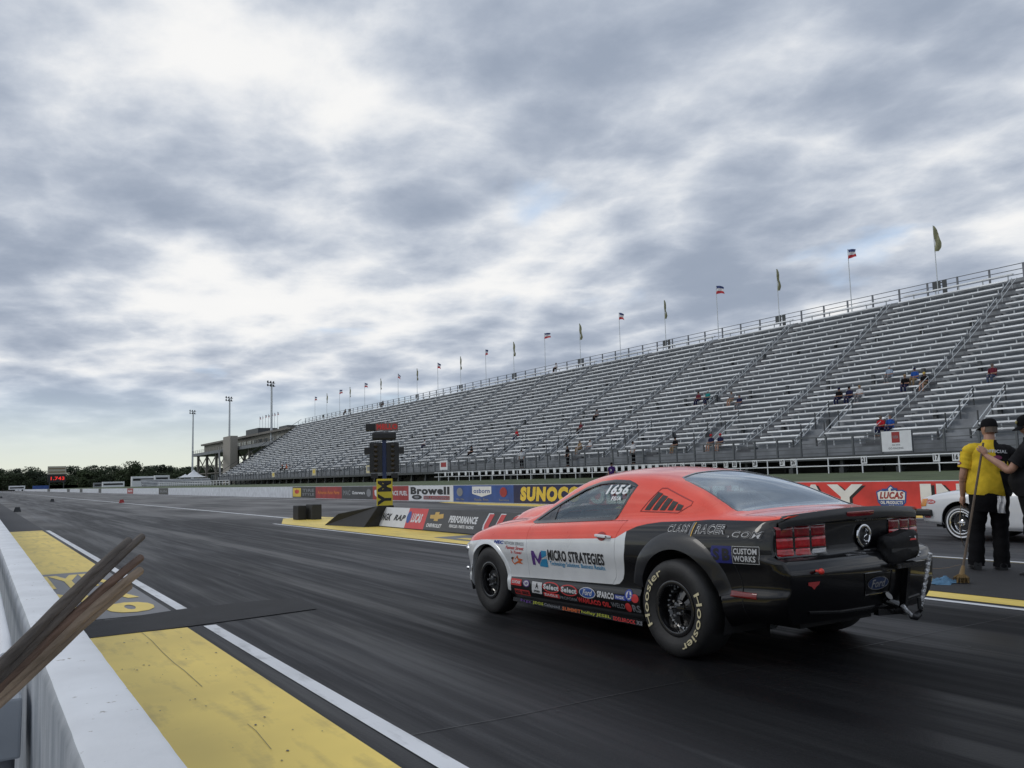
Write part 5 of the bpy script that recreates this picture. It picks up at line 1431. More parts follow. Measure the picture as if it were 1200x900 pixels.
    g = MB(); g.grid([[(x, -1.058, z) for x in (.39, .47)] for z in (.815, .83, .842)]); o = g.build('label', wt, pk, fix=False); 
    g = MB(); put_poly(g, lambda u, v, l: (u, -1.061, v), [(.39, .815), (.47, .815), (.46, .826), (.40, .826)]); g.build('label_band', RED, pk, fix=False)
    g = MB(); g.bar((.17, -1.056, .755), (.50, -1.056, .75), .006, .025); g.build('strap', BLACK, pk)
    for x in (.48, .50): g = MB(); g.sphere((x, -1.058, .74 + (x - .52)), .009); g.build('rivet', CHROME, pk)
    g = MB(); g.box(.16, .50, -1.10, -.90, .635, .668); g.bar((.33, -1.0, .30), (.33, -1.06, .65), .05, .03); g.bar((.10, -.95, .33), (.33, -1.02, .33), .05, .04); g.tube([(.13, -1.04, .45), (.13, -1.00, .42), (.2, -1.05, .38)], .03, 10); g.build('parachute_mount', GLOSSB, root)
    TA = mat('foil tape wrap', (.55, .56, .58), .3, .7, var=.6, scale=60, bump=1.0, bscale=90)
    g = MB(); pts = []; rs = []
    for i in range(26):
        t = i / 25; pts.append((.365 - .035 * t + .004 * math.sin(i * 2.1), -1.22 + .08 * t, .735 - .385 * t)); rs.append(.014 + .0025 * math.sin(i * 2.7))
    g.tube(pts, rs, 10); g.build('parachute_tether', TA, root, smooth=True)
    g = MB(); g.tube([(.330, -1.14, .35), (.322, -1.13, .318), (.285, -1.13, .30), (.25, -1.12, .31)], .024, 10); g.tube([(.33, -1.14, .43), (.33, -1.14, .35)], .019, 8); g.build('tether_elbow', BLACK, root, smooth=True)
    g = MB(); g.tube([(.25, -1.12, .312), (.205, -1.11, .352), (.185, -1.10, .385)], .016, 8); g.build('tether_end', TA, root, smooth=True)
    # exhaust
    g = MB(); g.tube([(-.32, -.4, .24), (-.2, 1.2, .2)], .05, 10); g.build('exhaust', STEEL_D, root, smooth=True)
    # ------- decals, left side
    f = lambda u, v, l=0.0: S_(u, v, l, -1)
    def T(ya, yb, za, zb, items, name='decal', sl=0.0):
        """items drawn in a box: ya is the left (front) end as seen; sl tilts the row"""
        fn = lambda u, v, l: f(ya + (yb - ya) * u, za + (zb - za) * v + sl * u, l)
        first = None
        for k, it in enumerate(items):
            g = MB()
            if it[0] == 'poly': put_poly(g, fn, it[1], .0005 + .0007 * k, cut=.25)
            else: put_text(g, fn, it[0], *it[1][:4], it[1][4] if len(it[1]) > 4 else .03, it[1][5] if len(it[1]) > 5 else 0, cut=10, lift=.0005 + .0007 * k)
            o = g.build(name if first is None else 'lettering', it[-1], bo if first is None else first, fix=False)
            if first is None: first = o
    PB = mat('print blue', (.02, .05, .32)); PR = mat('print red', (.5, .03, .03)); PW = mat('print white', (.55, .56, .58)); PT = mat('print teal', (.02, .22, .42)); PP = mat('print purple', (.09, .03, .20)); PG = mat('print grey', (.16, .17, .19)); PK = mat('print black', (.012, .012, .014)); PO = mat('print orange', (.55, .12, .03)); PY = mat('print yellow green', (.35, .38, .04))
    full = (0, 1, 0, 1)
    T(1.905, 1.72, .52, .655, [('poly', [(0, .05), (0, 1), (.22, 1), (.52, .45), (.80, 1), (1, 1), (1, .80), (.55, .12), (.24, .62), (.24, .05)], PP)])
    T(1.79, 1.665, .52, .665, [('poly', [(.0, .0), (.0, .12), (.35, .45), (1, .52), (1, 0)], PT), ('poly', [(.38, .55), (.38, 1), (1, 1), (1, .72), (.6, .6)], PT), ('poly', [(.40, .46), (.5, .5), (1, .66), (1, .58)], PW)])
    T(1.645, .85, .585, .68, [('MICRO STRATEGIES', (0, 1, .0, 1, .035), PK)], 'decal', .008)
    T(1.63, .845, .532, .580, [('Technology Solutions. Business Results.', (0, 1, 0, 1, .012), PT)], 'decal', .012)
    T(2.56, 2.38, .688, .722, [('NEC', (0, 1, 0, 1, .05, .25), PB)])
    T(2.365, 2.03, .690, .720, [('NETWORK SERVICES', (0, 1, 0, 1, .0), PG)])
    T(2.34, 2.03, .648, .680, [('Fastest Street', (0, 1, 0, 1, .02, .3), PR)])
    T(2.25, 2.06, .610, .640, [("'n Tower", (0, 1, 0, 1, .02, .3), PR)])
    T(2.26, 2.06, .505, .60, [('poly', [(0, .35), (.25, .8), (.3, .55), (.6, 1), (.62, .7), (1, .62), (.75, .4), (.95, .15), (.5, .2), (.2, 0)], PO), ('poly', [(.1, .4), (.3, .7), (.35, .5), (.5, .75), (.6, .45), (.4, .3), (.2, .15)], PW), ('poly', [(.0, .6), (.12, .8), (.2, .7), (.1, .5)], PK)])
    # rocker stickers row one
    T(2.28, 2.10, .315, .375, [('poly', rect(*full), PR), ('LUCAS', (.1, .9, .3, .75, .05, .2), PW)])
    T(2.075, 1.965, .315, .378, [('poly', ell(.5, .5, .5, .5), PP), ('poly', ell(.5, .5, .38, .38), PW), ('VP', (.25, .75, .3, .7, .04), PP)])
    T(1.925, 1.765, .275, .375, [('poly', rect(*full), PW), ('A', (.36, .66, .42, .92, .05), PK), ('SPEED', (.2, .8, .1, .28, .04), PK)])
    T(1.755, 1.49, .30, .392, [('poly', ell(.5, .5, .5, .5), PR), ('poly', ell(.5, .5, .44, .40), PK), ('Select', (.06, .94, .28, .76, .05), PW)])
    T(1.485, 1.23, .30, .392, [('poly', ell(.5, .5, .5, .5), PR), ('poly', ell(.5, .5, .44, .40), PK), ('Select', (.06, .94, .28, .76, .05), PW)])
    T(1.21, .985, .308, .395, [('poly', ell(.5, .5, .5, .5, 32), PW), ('poly', ell(.5, .5, .46, .44, 32), mat('oval blue', (.02, .07, .26), .3)), ('Ford', (.22, .80, .26, .78, .02, .3), PW)])
    T(.965, .745, .325, .388, [('SPARCO', (0, 1, .1, .9, .05), PW)])
    T(.735, .60, .315, .395, [('poly', [(0, .3), (1, .3), (1, .75), (0, .75)], PB), ('NGK', (.1, .9, .38, .68, .04), PW)])
    T(.61, .515, .34, .43, [('poly', ell(.5, .5, .5, .5), PB), ('poly', ell(.5, .5, .36, .36), PW), ('poly', [(.3, .2), (.7, .3), (.55, .85), (.4, .8)], PB)])
    T(.535, .445, .335, .40, [('poly', ell(.5, .5, .5, .5), PR)])
    # row two
    T(2.22, 1.97, .235, .285, [('poly', rect(*full), DKRED), ('MSD', (.05, .4, .2, .8, .04), PK), ('BRISK', (.5, .95, .2, .8, .04), PK)])
    T(1.74, 1.50, .262, .298, [('poly', rect(*full), PR), ('EAGLE', (.08, .9, .2, .8, .03), PW)])
    T(1.495, 1.25, .262, .290, [('PROFORM', (0, 1, 0, 1, .03), PG)])
    T(1.24, .805, .262, .305, [('WAHLACO OIL', (0, 1, 0, 1, .06), PR)])
    T(.79, .62, .272, .310, [('WELD', (0, 1, 0, 1, .02), PG)])
    T(.615, .54, .255, .325, [('poly', ell(.5, .5, .5, .5), PR)])
    T(.53, .435, .262, .318, [('RS', (0, 1, 0, 1, .03), PG)])
    # lower skirt row
    fs = lambda u, v, l=0.0: (-.855 - l, u, v)
    for ya, yb, s_, mm in ((2.12, 1.95, 'hp', PP), (1.92, 1.75, 'JEGS', PY), (1.74, 1.50, 'Calspeed', PG), (1.46, 1.20, 'SUMMIT', PO), (1.19, 1.0, 'holley', PY), (.99, .80, 'JESEL', PY), (.77, .50, 'EDELBROCK', PR), (.49, .42, 'xs', PG)):
        g = MB(); put_text(g, fs, s_, ya, yb, .170, .200, .03); g.build('decal', mm, bo, fix=False)
    # rear quarter
    def outl(s_, ya, yb, za, zb, sh, sl, mi, mo, b0, b1):
        b1 += .012; T(ya, yb, za, zb, [(s_, (0, 1, 0, 1, b1, sh), mo), (s_, (.002, .998, .03, .97, b0, sh), mi)], 'decal', sl)
    outl('CLASS', .105, -.125, .885, .948, .25, .012, PK, PW, .0, .035)
    T(-.125, -.175, .875, .972, [('poly', [(.0, 0), (.35, 0), (.75, 1), (.4, 1)], PG), ('poly', [(.45, 0), (.65, 0), (1.05, 1), (.85, 1)], GOLD)])
    outl('RACER', -.180, -.475, .892, .958, .25, .010, PK, PW, .0, .035)
    outl('.COM', -.50, -.80, .882, .928, .25, .004, PK, PW, .0, .03)
    T(-.355, -.545, .705, .822, [('poly', [(.05, 0), (1, 0), (1, 1), (.05, 1), (0, .8), (0, .2)], mat('deep blue print', (.015, .02, .16), .4)), ('S', (.1, .42, .15, .85, .05), mat('black print', (.01, .01, .014))), ('B', (.55, .92, .15, .85, .05), mat('black print', (.01, .01, .014)))], 'decal', .006)
    T(-.55, -.775, .712, .828, [('poly', rect(*full), PW), ('poly', rect(.015, .985, .03, .97), PK), ('CUSTOM', (.06, .92, .54, .88, .03), PW), ('WORKS', (.06, .88, .12, .46, .03), PW)], 'decal', .006)
    # on the side window
    g = MB(); put_text(g, lambda u, v, l: f(u, v, .001), '1656', 1.03, .745, 1.165, 1.245, .035, .2, cut=8); g.build('race_number', mat('white window chalk', (.75, .77, .8), .6), root, fix=False)
    g = MB(); put_text(g, lambda u, v, l: f(u, v, .001), 'FS/A', .93, .80, 1.115, 1.148, .03, .1, cut=6); g.build('class_letters', mat('white window chalk', (.75, .77, .8), .6), root, fix=False)
    g = MB(); c = Vector(f(3.13, .60)); g.sphere((-.80, 3.17, .60), (.02, .035, .03)); g.sphere((-.80, 3.19, .40), (.015, .03, .02)); g.build('headlight_corner', CHROME, bo, smooth=True)
    for s in (-1, 1):
        g = MB(); g.sphere((s * .60, 3.32, .60), (.14, .08, .075), 16, 10); g.build('headlight', mat('headlamp glass', (.5, .5, .52), .08, coat=1), bo, smooth=True)
    g = MB(); g.box(-.40, .40, 3.40, 3.445, .48, .62); g.box(-.45, .45, 3.40, 3.44, .26, .36); g.build('grille', BLACK, bo)
CAR_YAW = 1.0
build_race_car()

# ---------------------------------------------------------------- white car in the far lane
T2 = dict(y=(-1.25, 3.35), bow=.05,
    W=[(-1.25, .80), (-1.1, .84), (-.6, .86), (0, .865), (2.5, .86), (2.95, .85), (3.2, .825), (3.3, .80), (3.35, .74)],
    zb=[(-1.25, .36), (-.5, .28), (.3, .20), (2.2, .20), (2.9, .26), (3.35, .30)],
    zs=[(-1.25, .90), (0, .90), (.7, .89), (2.0, .86), (2.6, .84), (3.0, .80), (3.35, .72)],
    kg=[(-1.25, .95), (.4, .93), (1.8, .93), (3.35, .95)],
    dzg=[(-1.25, .02), (.4, .02), (3.35, .015)],
    xr=[(-1.25, .55), (-.9, .6), (-.4, .60), (.2, .56), (1.1, .56), (1.5, .62), (1.95, .70), (2.6, .66), (3.35, .55)],
    zr=[(-1.25, .93), (-.95, .94), (-.5, 1.10), (.0, 1.26), (.7, 1.30), (1.1, 1.27), (1.5, 1.08), (1.9, .92), (2.6, .885), (3.0, .84), (3.35, .745)],
    zc=[(-1.25, .95), (-.95, .97), (-.5, 1.16), (.0, 1.32), (.6, 1.36), (1.1, 1.33), (1.5, 1.15), (1.9, .97), (2.6, .92), (3.0, .865), (3.35, .76)],
    prof=[(0, .90), (.1, .96), (.3, .985), (.6, 1.0), (.82, .995), (1, .95)],
    tail=[(0, 0), (.3, .0), (.6, -.03)])
def build_white_car():
    root = empty('white_car', (15.70, WCY, 0)); tag(root, 'white coupe with an amber corner lamp waiting in the far lane behind the officials', 'car')
    wp = mat('white car paint', (.68, .70, .73), .3, var=.04, coat=.9)
    surf, sf, body = make_shell(T2, wp)
    for c in (cyl_cut(0, .33, .37), cyl_cut(2.55, .33, .365)): body = boolean(body, c)
    dlo = [(1.75, .90), (.35, .93), (.05, 1.08), (.15, 1.20), (.8, 1.235), (1.1, 1.20), (1.4, 1.08)]
    for s in (-1, 1):
        cut = cutter(dlo, lambda a, b: (s * 1.3, a, b), lambda a, b: (s * .3, a, b)); body = boolean(body, cut)
        gm = glass_mesh(surf, cut); gm.materials.clear(); gm.materials.append(GLASS); link('side_window', gm, root)
    fix_normals(body, sf); bo = link('body', body, root)
    f = lambda u, v, l=0.0, s=-1: sf.side(u, v, l, s)
    g = MB(); put_poly(g, lambda x, y, l: sf.top(x, y, .002), [(-.58, 1.2), (.58, 1.2), (.66, 1.75), (-.66, 1.75)], cut=.1); g.build('windscreen', GLOSSB, bo, fix=False)
    for s in (-1, 1):
        wheel_mesh_parts(root, (s * .76, 0, .32), s, .32, .24, .20, True, spoke_m=STEEL_L, outer_m=CHROME)
        wheel_mesh_parts(root, (s * .77, 2.55, .31), s, .31, .17, .205, True, spoke_m=STEEL_D, outer_m=CHROME, white_band=True)
        for yc in (0, 2.55):
            g = MB(); g.grid([[(s * x, yc + .37 * math.cos(R(a)), .33 + .37 * math.sin(R(a))) for x in (.83, .4)] for a in range(-20, 201, 12)]); g.add([(s * .4, yc - .37, .2), (s * .4, yc + .37, .2), (s * .4, yc + .37, .7), (s * .4, yc - .37, .7)], [(0, 1, 2, 3)]); g.build('wheel_well', INNER, root)
        g = MB(); ff = lambda u, v, l, s=s: sf.side(u, v, l, s)
        put_poly(g, ff, [(3.20, .60), (3.34, .58), (3.345, .68), (3.30, .725), (3.16, .735)], .004, cut=.04); g.build('corner_lamp', mat('amber lens', (.65, .24, .02), .2, coat=.8), bo, fix=False)
        g = MB(); g.box(s * .74 if s > 0 else -.885, .885 if s > 0 else -.74, 3.08, 3.52, .42, .54); g.build('bumper_corner', BLACK, root, bevel=.03)
        g = MB(); ribbon(g, ff, [(1.80, .87), (1.80, .30)], .006, closed=False, lift=0, th=.001); g.build('panel_gap', BLACK, bo, fix=False)
    g = MB(); g.box(-.86, .86, 3.34, 3.50, .42, .54); g.build('bumper', BLACK, root, bevel=.03)
    g = MB(); g.box(-.66, .66, 3.345, 3.37, .57, .68); g.build('headlight_panel', GREY_M, root)
    g = MB(); g.box(-.7, .7, -1.0, 3.1, .22, .28); g.box(-.6, .6, .2, 1.2, .3, .8); g.build('floor_pan', INNER, root)
    PRd = mat('print red', (.5, .03, .03)); PBl = mat('print blue', (.02, .05, .32))
    for (ya, yb, za, zb, bgm, s_) in ((3.20, 3.0, .64, .72, PRd, 'LUCAS'), (3.26, 3.10, .50, .545, PRd, 'NGK'), (3.26, 3.12, .44, .48, PBl, 'MSD'), (3.26, 3.12, .385, .42, PRd, 'VP')):
        g = MB(); put_poly(g, f, sc(ell(.5, .5, .5, .5), ya, yb, za, zb), .001, cut=.04); o = g.build('decal', bgm, bo, fix=False)
        g = MB(); put_text(g, lambda u, v, l: f(u, v, .002), s_, ya - .02, yb + .02, za + .02, zb - .02, .04, .2, cut=5); g.build('lettering', WHITE, o, fix=False)
WCY = 6.28
build_white_car()
# ================================================================ people
SKIN = mat('skin', (.36, .20, .14), .55, var=.12, scale=12)
SKIN_T = mat('tanned skin', (.26, .13, .085), .55, var=.12, scale=12)
HAIR = mat('grey brown hair', (.10, .08, .065), .8, var=.3, scale=30)
CLOTHN = lambda n, c: mat(n, c, .9, var=.22, scale=9, bump=.9, bscale=11, spec=.15)
CB_ = CLOTHN('black cloth', (.006, .006, .0075)); CY_ = CLOTHN('yellow polo cloth', (.60, .43, .04)); CW_ = CLOTHN('white cloth', (.55, .56, .58))
CN_ = CLOTHN('navy cloth', (.015, .02, .06)); CBL = CLOTHN('blue cloth', (.02, .08, .32)); CR_ = CLOTHN('red cloth', (.45, .02, .03)); CT_ = CLOTHN('tan cloth', (.28, .20, .12))
CG_ = CLOTHN('grey cloth', (.16, .165, .18)); CM_ = CLOTHN('maroon cloth', (.13, .02, .035)); CTL = CLOTHN('teal cloth', (.02, .22, .22)); CO_ = CLOTHN('orange cloth', (.55, .12, .04)); CPU = CLOTHN('purple cloth', (.05, .02, .12)); CLB = CLOTHN('pale blue cloth', (.28, .35, .45)); CJ_ = CLOTHN('denim', (.05, .07, .12))

def loft(mb, rings, n=28, wob=0.0, seed=0, p=2.3, cap=True):
    rnd = random.Random(seed); ph = [rnd.uniform(0, 6) for _ in range(4)]
    Z = [r[0] for r in rings]; F = [pchip(Z, [r[k] for r in rings]) for k in range(1, 5)] if Z[0] < Z[-1] else None
    m = max(12, int((Z[-1] - Z[0]) / .022)); vs = []; fs = []
    for i in range(m + 1):
        z = Z[0] + (Z[-1] - Z[0]) * i / m; cx_, cy_, rx, ry = (f(z) for f in F)
        for k in range(n):
            a = 2 * math.pi * k / n; c, s = math.cos(a), math.sin(a)
            w = 1 + wob * (math.sin(z * 38 + 3 * math.sin(a * 2 + ph[0]) + ph[1]) * .5 + math.sin(a * 5 + z * 17 + ph[2]) * .5)
            vs.append((cx_ + rx * w * math.copysign(abs(c) ** (2 / p), c), cy_ + ry * w * math.copysign(abs(s) ** (2 / p), s), z))
    for i in range(m):
        for k in range(n): k2 = (k + 1) % n; fs.append((i * n + k, i * n + k2, (i + 1) * n + k2, (i + 1) * n + k))
    if cap: fs.append(tuple(range(n))[::-1]); fs.append(tuple(m * n + k for k in range(n)))
    mb.add(vs, fs)
def limb(mb, pts, rs, n=14, wob=0.0, seed=1):
    P = [Vector(p) for p in pts]; out = []; rr_ = []; L = len(P)
    for i in range(L - 1):
        p0, p1, p2, p3 = P[max(i - 1, 0)], P[i], P[i + 1], P[min(i + 2, L - 1)]
        for k in range(6):
            t = k / 6; out.append(.5 * ((2 * p1) + (-p0 + p2) * t + (2 * p0 - 5 * p1 + 4 * p2 - p3) * t * t + (-p0 + 3 * p1 - 3 * p2 + p3) * t ** 3))
            rr_.append((rs[i] + (rs[i + 1] - rs[i]) * t) * (1 + wob * math.sin((i * 6 + k) * 1.9 + seed)))
    out.append(P[-1]); rr_.append(rs[-1]); mb.tube(out, rr_, n)
def hand(mb, wrist, d, palm_n, side, curl=.5, s=1.0):
    """five fingers; d = direction of the hand, palm_n = palm normal, side = direction of the thumb"""
    d = Vector(d).normalized(); nrm = Vector(palm_n).normalized(); sd_ = Vector(side).normalized(); w = Vector(wrist)
    limb(mb, [w, w + d * .035 * s, w + d * .085 * s], [.026 * s, .036 * s, .034 * s], 12)
    for sx in (-1, 1): limb(mb, [w + d * .01 * s + sd_ * sx * .012, w + d * .05 * s + sd_ * sx * .024 * s, w + d * .09 * s + sd_ * sx * .026 * s], [.018 * s, .020 * s, .016 * s], 8)
    for k, (o, L_) in enumerate(((.030, .072), (.010, .080), (-.011, .075), (-.031, .058))):
        b = w + d * .085 * s + sd_ * o * s; a1 = b + (d * math.cos(curl * .5) + nrm * math.sin(curl * .5)) * L_ * .45 * s
        a2 = a1 + (d * math.cos(curl * 1.6) + nrm * math.sin(curl * 1.6)) * L_ * .32 * s; a3 = a2 + (d * math.cos(curl * 2.6) + nrm * math.sin(curl * 2.6)) * L_ * .25 * s
        limb(mb, [b - d * .02 * s, b, a1, a2, a3], [.0095 * s, .0098 * s, .0090 * s, .0082 * s, .0065 * s], 8)
    b = w + d * .03 * s + sd_ * .028 * s; limb(mb, [b, b + (d * .6 + sd_ * .8) * .035 * s, b + (d * .9 + sd_ * .5 + nrm * curl * .6) * .062 * s], [.014 * s, .012 * s, .0085 * s], 8)
def head(mb, c, yaw, tilt=0.0, s=1.0):
    rot = Matrix.Rotation(yaw, 3, 'Z') @ Matrix.Rotation(-tilt, 3, 'X'); c = Vector(c); vs = []; n, m = 24, 18; P = []
    for i in range(m + 1):
        t = math.pi * i / m; z = math.cos(t); row = []
        for k in range(n + 1):
            a = 2 * math.pi * k / n; x, y = math.sin(t) * math.cos(a), math.sin(t) * math.sin(a)
            fx = .074 * (1 - .22 * max(0, -z) ** 1.3); fy = .096 * (1 - .12 * max(0, -z)); q = Vector((x * fx, y * fy + (.014 * max(0, -z)), z * .118))
            if y > .6 and abs(x) < .5:                         # face relief: brow, nose, mouth, chin
                cx_ = max(0, 1 - abs(x) / .17)
                if -.42 < z < .12: q.y += .024 * cx_ * max(0, 1 - abs(z + .22) / .3)
                if -.02 < z < .2: q.y -= .008 * max(0, 1 - abs(abs(x) - .33) / .2)
                if -.62 < z < -.48: q.y += .006
                if z < -.72: q.y += .010
            row.append(tuple(c + rot @ (q * s)))
        P.append(row)
    mb.grid(P)
    for sx in (-1, 1): mb.sphere(tuple(c + rot @ Vector((sx * .076, -.008, -.01)) * s), (.012, .02, .030), 8, 6)
    return rot
def cap_mesh(c, rot, s=1.0, brim=True):
    mb = MB(); c = Vector(c); P = []
    for i in range(9):
        t = i / 8; z = .016 + .112 * math.sin(t * 1.57); r = math.cos(t * 1.57) ** .6 if t < 1 else 0.02
        P.append([tuple(c + rot @ Vector((.086 * r * math.cos(a), -.004 + .107 * r * math.sin(a), z)) * s) for a in [2 * math.pi * k / 24 for k in range(25)]])
    mb.grid(P)
    if brim:
        P = []
        for i in range(5):
            t = i / 4; P.append([tuple(c + rot @ Vector(((.080 - .012 * t) * math.sin(a), .06 + .04 * math.cos(a) + .085 * t * math.cos(a * .8), .026 - .02 * t - .018 * math.sin(a) ** 2)) * s) for a in [(-1.25 + 2.5 * k / 12) for k in range(13)]])
        mb.grid(P); mb.grid([[(x, y, z - .006) for x, y, z in r] for r in P])
    return mb

def two_tone(name, colA, colB, expr):
    """A cloth whose coloured panels are fixed on the garment (object space): expr builds the mask"""
    m = CLOTHN(name, colA); nt = m.node_tree; N = nt.nodes; L = nt.links
    mx = [n for n in N if n.type == 'MIX'][0]; tc = [n for n in N if n.type == 'TEX_COORD'][0]
    sp = N.new('ShaderNodeSeparateXYZ'); L.new(tc.outputs['Object'], sp.inputs[0])
    def mth(op, a, b):
        n = N.new('ShaderNodeMath'); n.operation = op
        for i, v in enumerate((a, b)):
            if isinstance(v, (int, float)): n.inputs[i].default_value = v
            else: L.new(v, n.inputs[i])
        return n.outputs[0]
    mask = expr(sp.outputs[0], sp.outputs[1], sp.outputs[2], mth)
    c = N.new('ShaderNodeMix'); c.data_type = 'RGBA'; L.new(mask, c.inputs[0]); c.inputs[6].default_value = (*colA, 1); c.inputs[7].default_value = (*colB, 1)
    L.new(c.outputs[2], mx.inputs[6]); return m
# back panel: black between the shoulder blades, widening to the hem on the right
P1 = two_tone('official polo', (.62, .44, .035), (.012, .012, .014), lambda x, y, z, M_: M_('MULTIPLY', M_('LESS_THAN', y, .02), M_('GREATER_THAN', M_('SUBTRACT', x, M_('SUBTRACT', .02, M_('MULTIPLY', M_('ABSOLUTE', M_('SUBTRACT', z, 1.32), 0), 0.0))), M_('MULTIPLY', M_('POWER', M_('ABSOLUTE', M_('SUBTRACT', z, 1.50), 0), 1.2), .22))))
P2 = two_tone('official jacket', (.012, .012, .014), (.58, .41, .04), lambda x, y, z, M_: M_('MULTIPLY', M_('LESS_THAN', M_('ADD', z, M_('MULTIPLY', y, -.8)), 1.24), M_('MULTIPLY', M_('LESS_THAN', y, -.015), M_('GREATER_THAN', z, 1.0))))

def official(loc, az, label, shirt, armL, armR, head_yaw, head_tilt, sleeve, curlL=.5, curlR=.5, sc_=1.05, big=1.0, handL=None, handR=None):
    root = empty('person', (loc[0], loc[1], 0), -R(az)); root.scale = (sc_,) * 3; tag(root, label, 'person', None)
    b = MB(); w = big
    loft(b, [(.86, 0, 0, .16 * w, .12), (1.05, 0, .02, .20 * w, .16), (1.25, 0, .02, .19 * w, .15), (1.42, 0, 0, .19, .12), (1.50, 0, -.01, .12, .08), (1.54, 0, -.01, .066, .068), (1.64, 0, .005, .058, .062)], wob=0)
    hc = (0, .02, 1.715); rot = head(b, hc, head_yaw, head_tilt)
    for s, arm, hd, cu in ((-1, armL, handL, curlL), (1, armR, handR, curlR)):
        sh, el, wr = [Vector(p) for p in arm]
        limb(b, [sh, (sh + el) / 2, el, el + (wr - el) * .35, wr], [.058, .050, .042, .043, .027])
        d, nrm, th = hd or ((wr - el).normalized(), (-s, 0, 0), (0, 1, 0)); hand(b, wr, d, nrm, th, cu)
    for s in (-1, 1):
        limb(b, [(s * .10, 0, .9), (s * .125, .02, .5), (s * .13, -.01, .1)], [.09, .06, .04]); b.sphere((s * .138, .04, .045), (.03, .08, .03))
    b.build('body', SKIN, root, smooth=True)
    g = MB(); loft(g, [(.90, 0, .01, .225 * w, .175 * w), (.97, 0, .03, .24 * w, .205 * w), (1.07, 0, .045, .242 * w, .215 * w), (1.18, 0, .035, .228 * w, .190 * w), (1.32, 0, .01, .218 * w, .155 * w), (1.43, 0, 0, .215 * w, .135), (1.485, 0, -.005, .175, .115), (1.52, 0, -.008, .115, .09), (1.545, 0, -.008, .080, .082), (1.575, 0, -.004, .074, .078)], n=48, wob=.032, seed=int(az) + 3)
    for s, arm in ((-1, armL), (1, armR)):
        sh, el, wr = [Vector(p) for p in arm]; e = sh + (el - sh) * sleeve
        limb(g, [sh + Vector((-s * .13, 0, .045)), sh + Vector((-s * .05, 0, .02)), sh + (e - sh) * .12, sh + (e - sh) * .55, e], [.055, .082, .088, .080, .082], 20, wob=.035); g.sphere(tuple(sh + Vector((-s * .01, 0, -.01))), (.088, .085, .088), 16, 12)
    so = g.build('shirt', shirt, root, smooth=True)
    g = MB(); loft(g, [(.70, 0, 0, .19 * w, .14), (.82, 0, 0, .205 * w, .165 * w), (.95, 0, .01, .21 * w, .175 * w), (1.0, 0, .02, .20 * w, .17 * w)], n=36, wob=.012)
    for s in (-1, 1): limb(g, [(s * .095, 0, .92), (s * .115, .01, .70), (s * .13, .03, .48), (s * .135, 0, .25), (s * .14, .0, .05)], [.115, .108, .092, .088, .092], 22, wob=.055, seed=s * 2)
    g.build('trousers', CB_, root, smooth=True)
    for s in (-1, 1):
        g = MB(); P = []
        for i in range(9):
            t = i / 8; y = -.09 + .28 * t; ww = .044 + .012 * math.sin(t * 3); hh = (.10 if t < .35 else .10 - .055 * min(1, (t - .35) / .4)) * (1 if t < .9 else .7)
            P.append([(s * .14 + ww * math.copysign(abs(math.cos(a)) ** .7, math.cos(a)), y, max(0.0, .5 * hh + .5 * hh * math.copysign(abs(math.sin(a)) ** .6, math.sin(a)))) for a in [2 * math.pi * k / 16 for k in range(17)]])
        g.grid(P); g.add(P[0][:-1] + P[-1][:-1], [tuple(range(16)), tuple(range(31, 15, -1))]); g.build('shoe', BLACK, root, smooth=True)
    cp = cap_mesh(hc, rot); cp.build('cap', CB_, root, smooth=True)
    g = MB(); P = []
    for i in range(6):
        t = i / 5; P.append([tuple(Vector(hc) + rot @ Vector((.079 * math.cos(a), .100 * math.sin(a) - .004, .02 - .075 * t))) for a in [math.pi * (1.02 + .96 * k / 16) for k in range(17)]])
    g.grid(P); g.build('hair', HAIR, root, smooth=True)
    return root, so, rot, hc
# official seen from behind in the yellow and black polo
oX, oY = at_z(1159, 668)
LEAN = True
o1, s1, r1, h1 = official((oX, oY), 47, 'heavy man in a yellow and black polo and black cap, seen from behind', P1,
    [(-.225, 0, 1.43), (-.29, .00, 1.13), (-.27, .10, .87)], [(.225, 0, 1.43), (.26, .12, 1.17), (.14, .30, 1.05)], .55, .1, .72, big=1.06,
    handL=((0, .1, -1), (.8, .4, 0), (.3, 1, 0)))
o1.rotation_mode = 'QUATERNION'; o1.rotation_quaternion = (Matrix.Rotation(-R(47), 4, 'Z') @ Matrix.Rotation(R(4.5), 4, 'Y')).to_quaternion()
g = MB(); bvh = Surf(s1.data)
def back(u, v, l=0.0):
    loc, n, i, d = bvh.bvh.ray_cast(Vector((u, -1.0, v)), Vector((0, 1, 0)))
    return (u, (loc.y if loc else -.12) - .006 - l, v)
g = MB(); put_text(g, back, 'OFFICIAL', -.085, .17, 1.415, 1.455, .04, cut=10); g.build('lettering', CW_, s1, fix=False)
g = MB(); put_poly(g, back, ell(.055, 1.36, .05, .026), cut=.03); g.build('chest_badge', mat('badge red violet', (.20, .03, .10)), s1, fix=False)
g = MB(); put_text(g, back, 'NRA', .03, .19, 1.20, 1.32, .05, .2, cut=6); g.build('lettering', CY_, s1, fix=False)
g = MB(); 
def slv(u, v, l=0.0):
    loc, n, i, d = bvh.bvh.ray_cast(Vector((-1.0, u, v)), Vector((1, 0, 0))); return ((loc.x if loc else -.3) - .006 - l, u, v)
put_poly(g, slv, ell(-.01, 1.275, .048, .024), cut=.03); o = g.build('sleeve_badge', mat('badge red violet', (.20, .03, .10)), s1, fix=False)
g = MB(); put_poly(g, slv, ell(-.01, 1.275, .038, .014), .003, cut=.03); g.build('badge_centre', PW2 if False else CW_, o, fix=False)
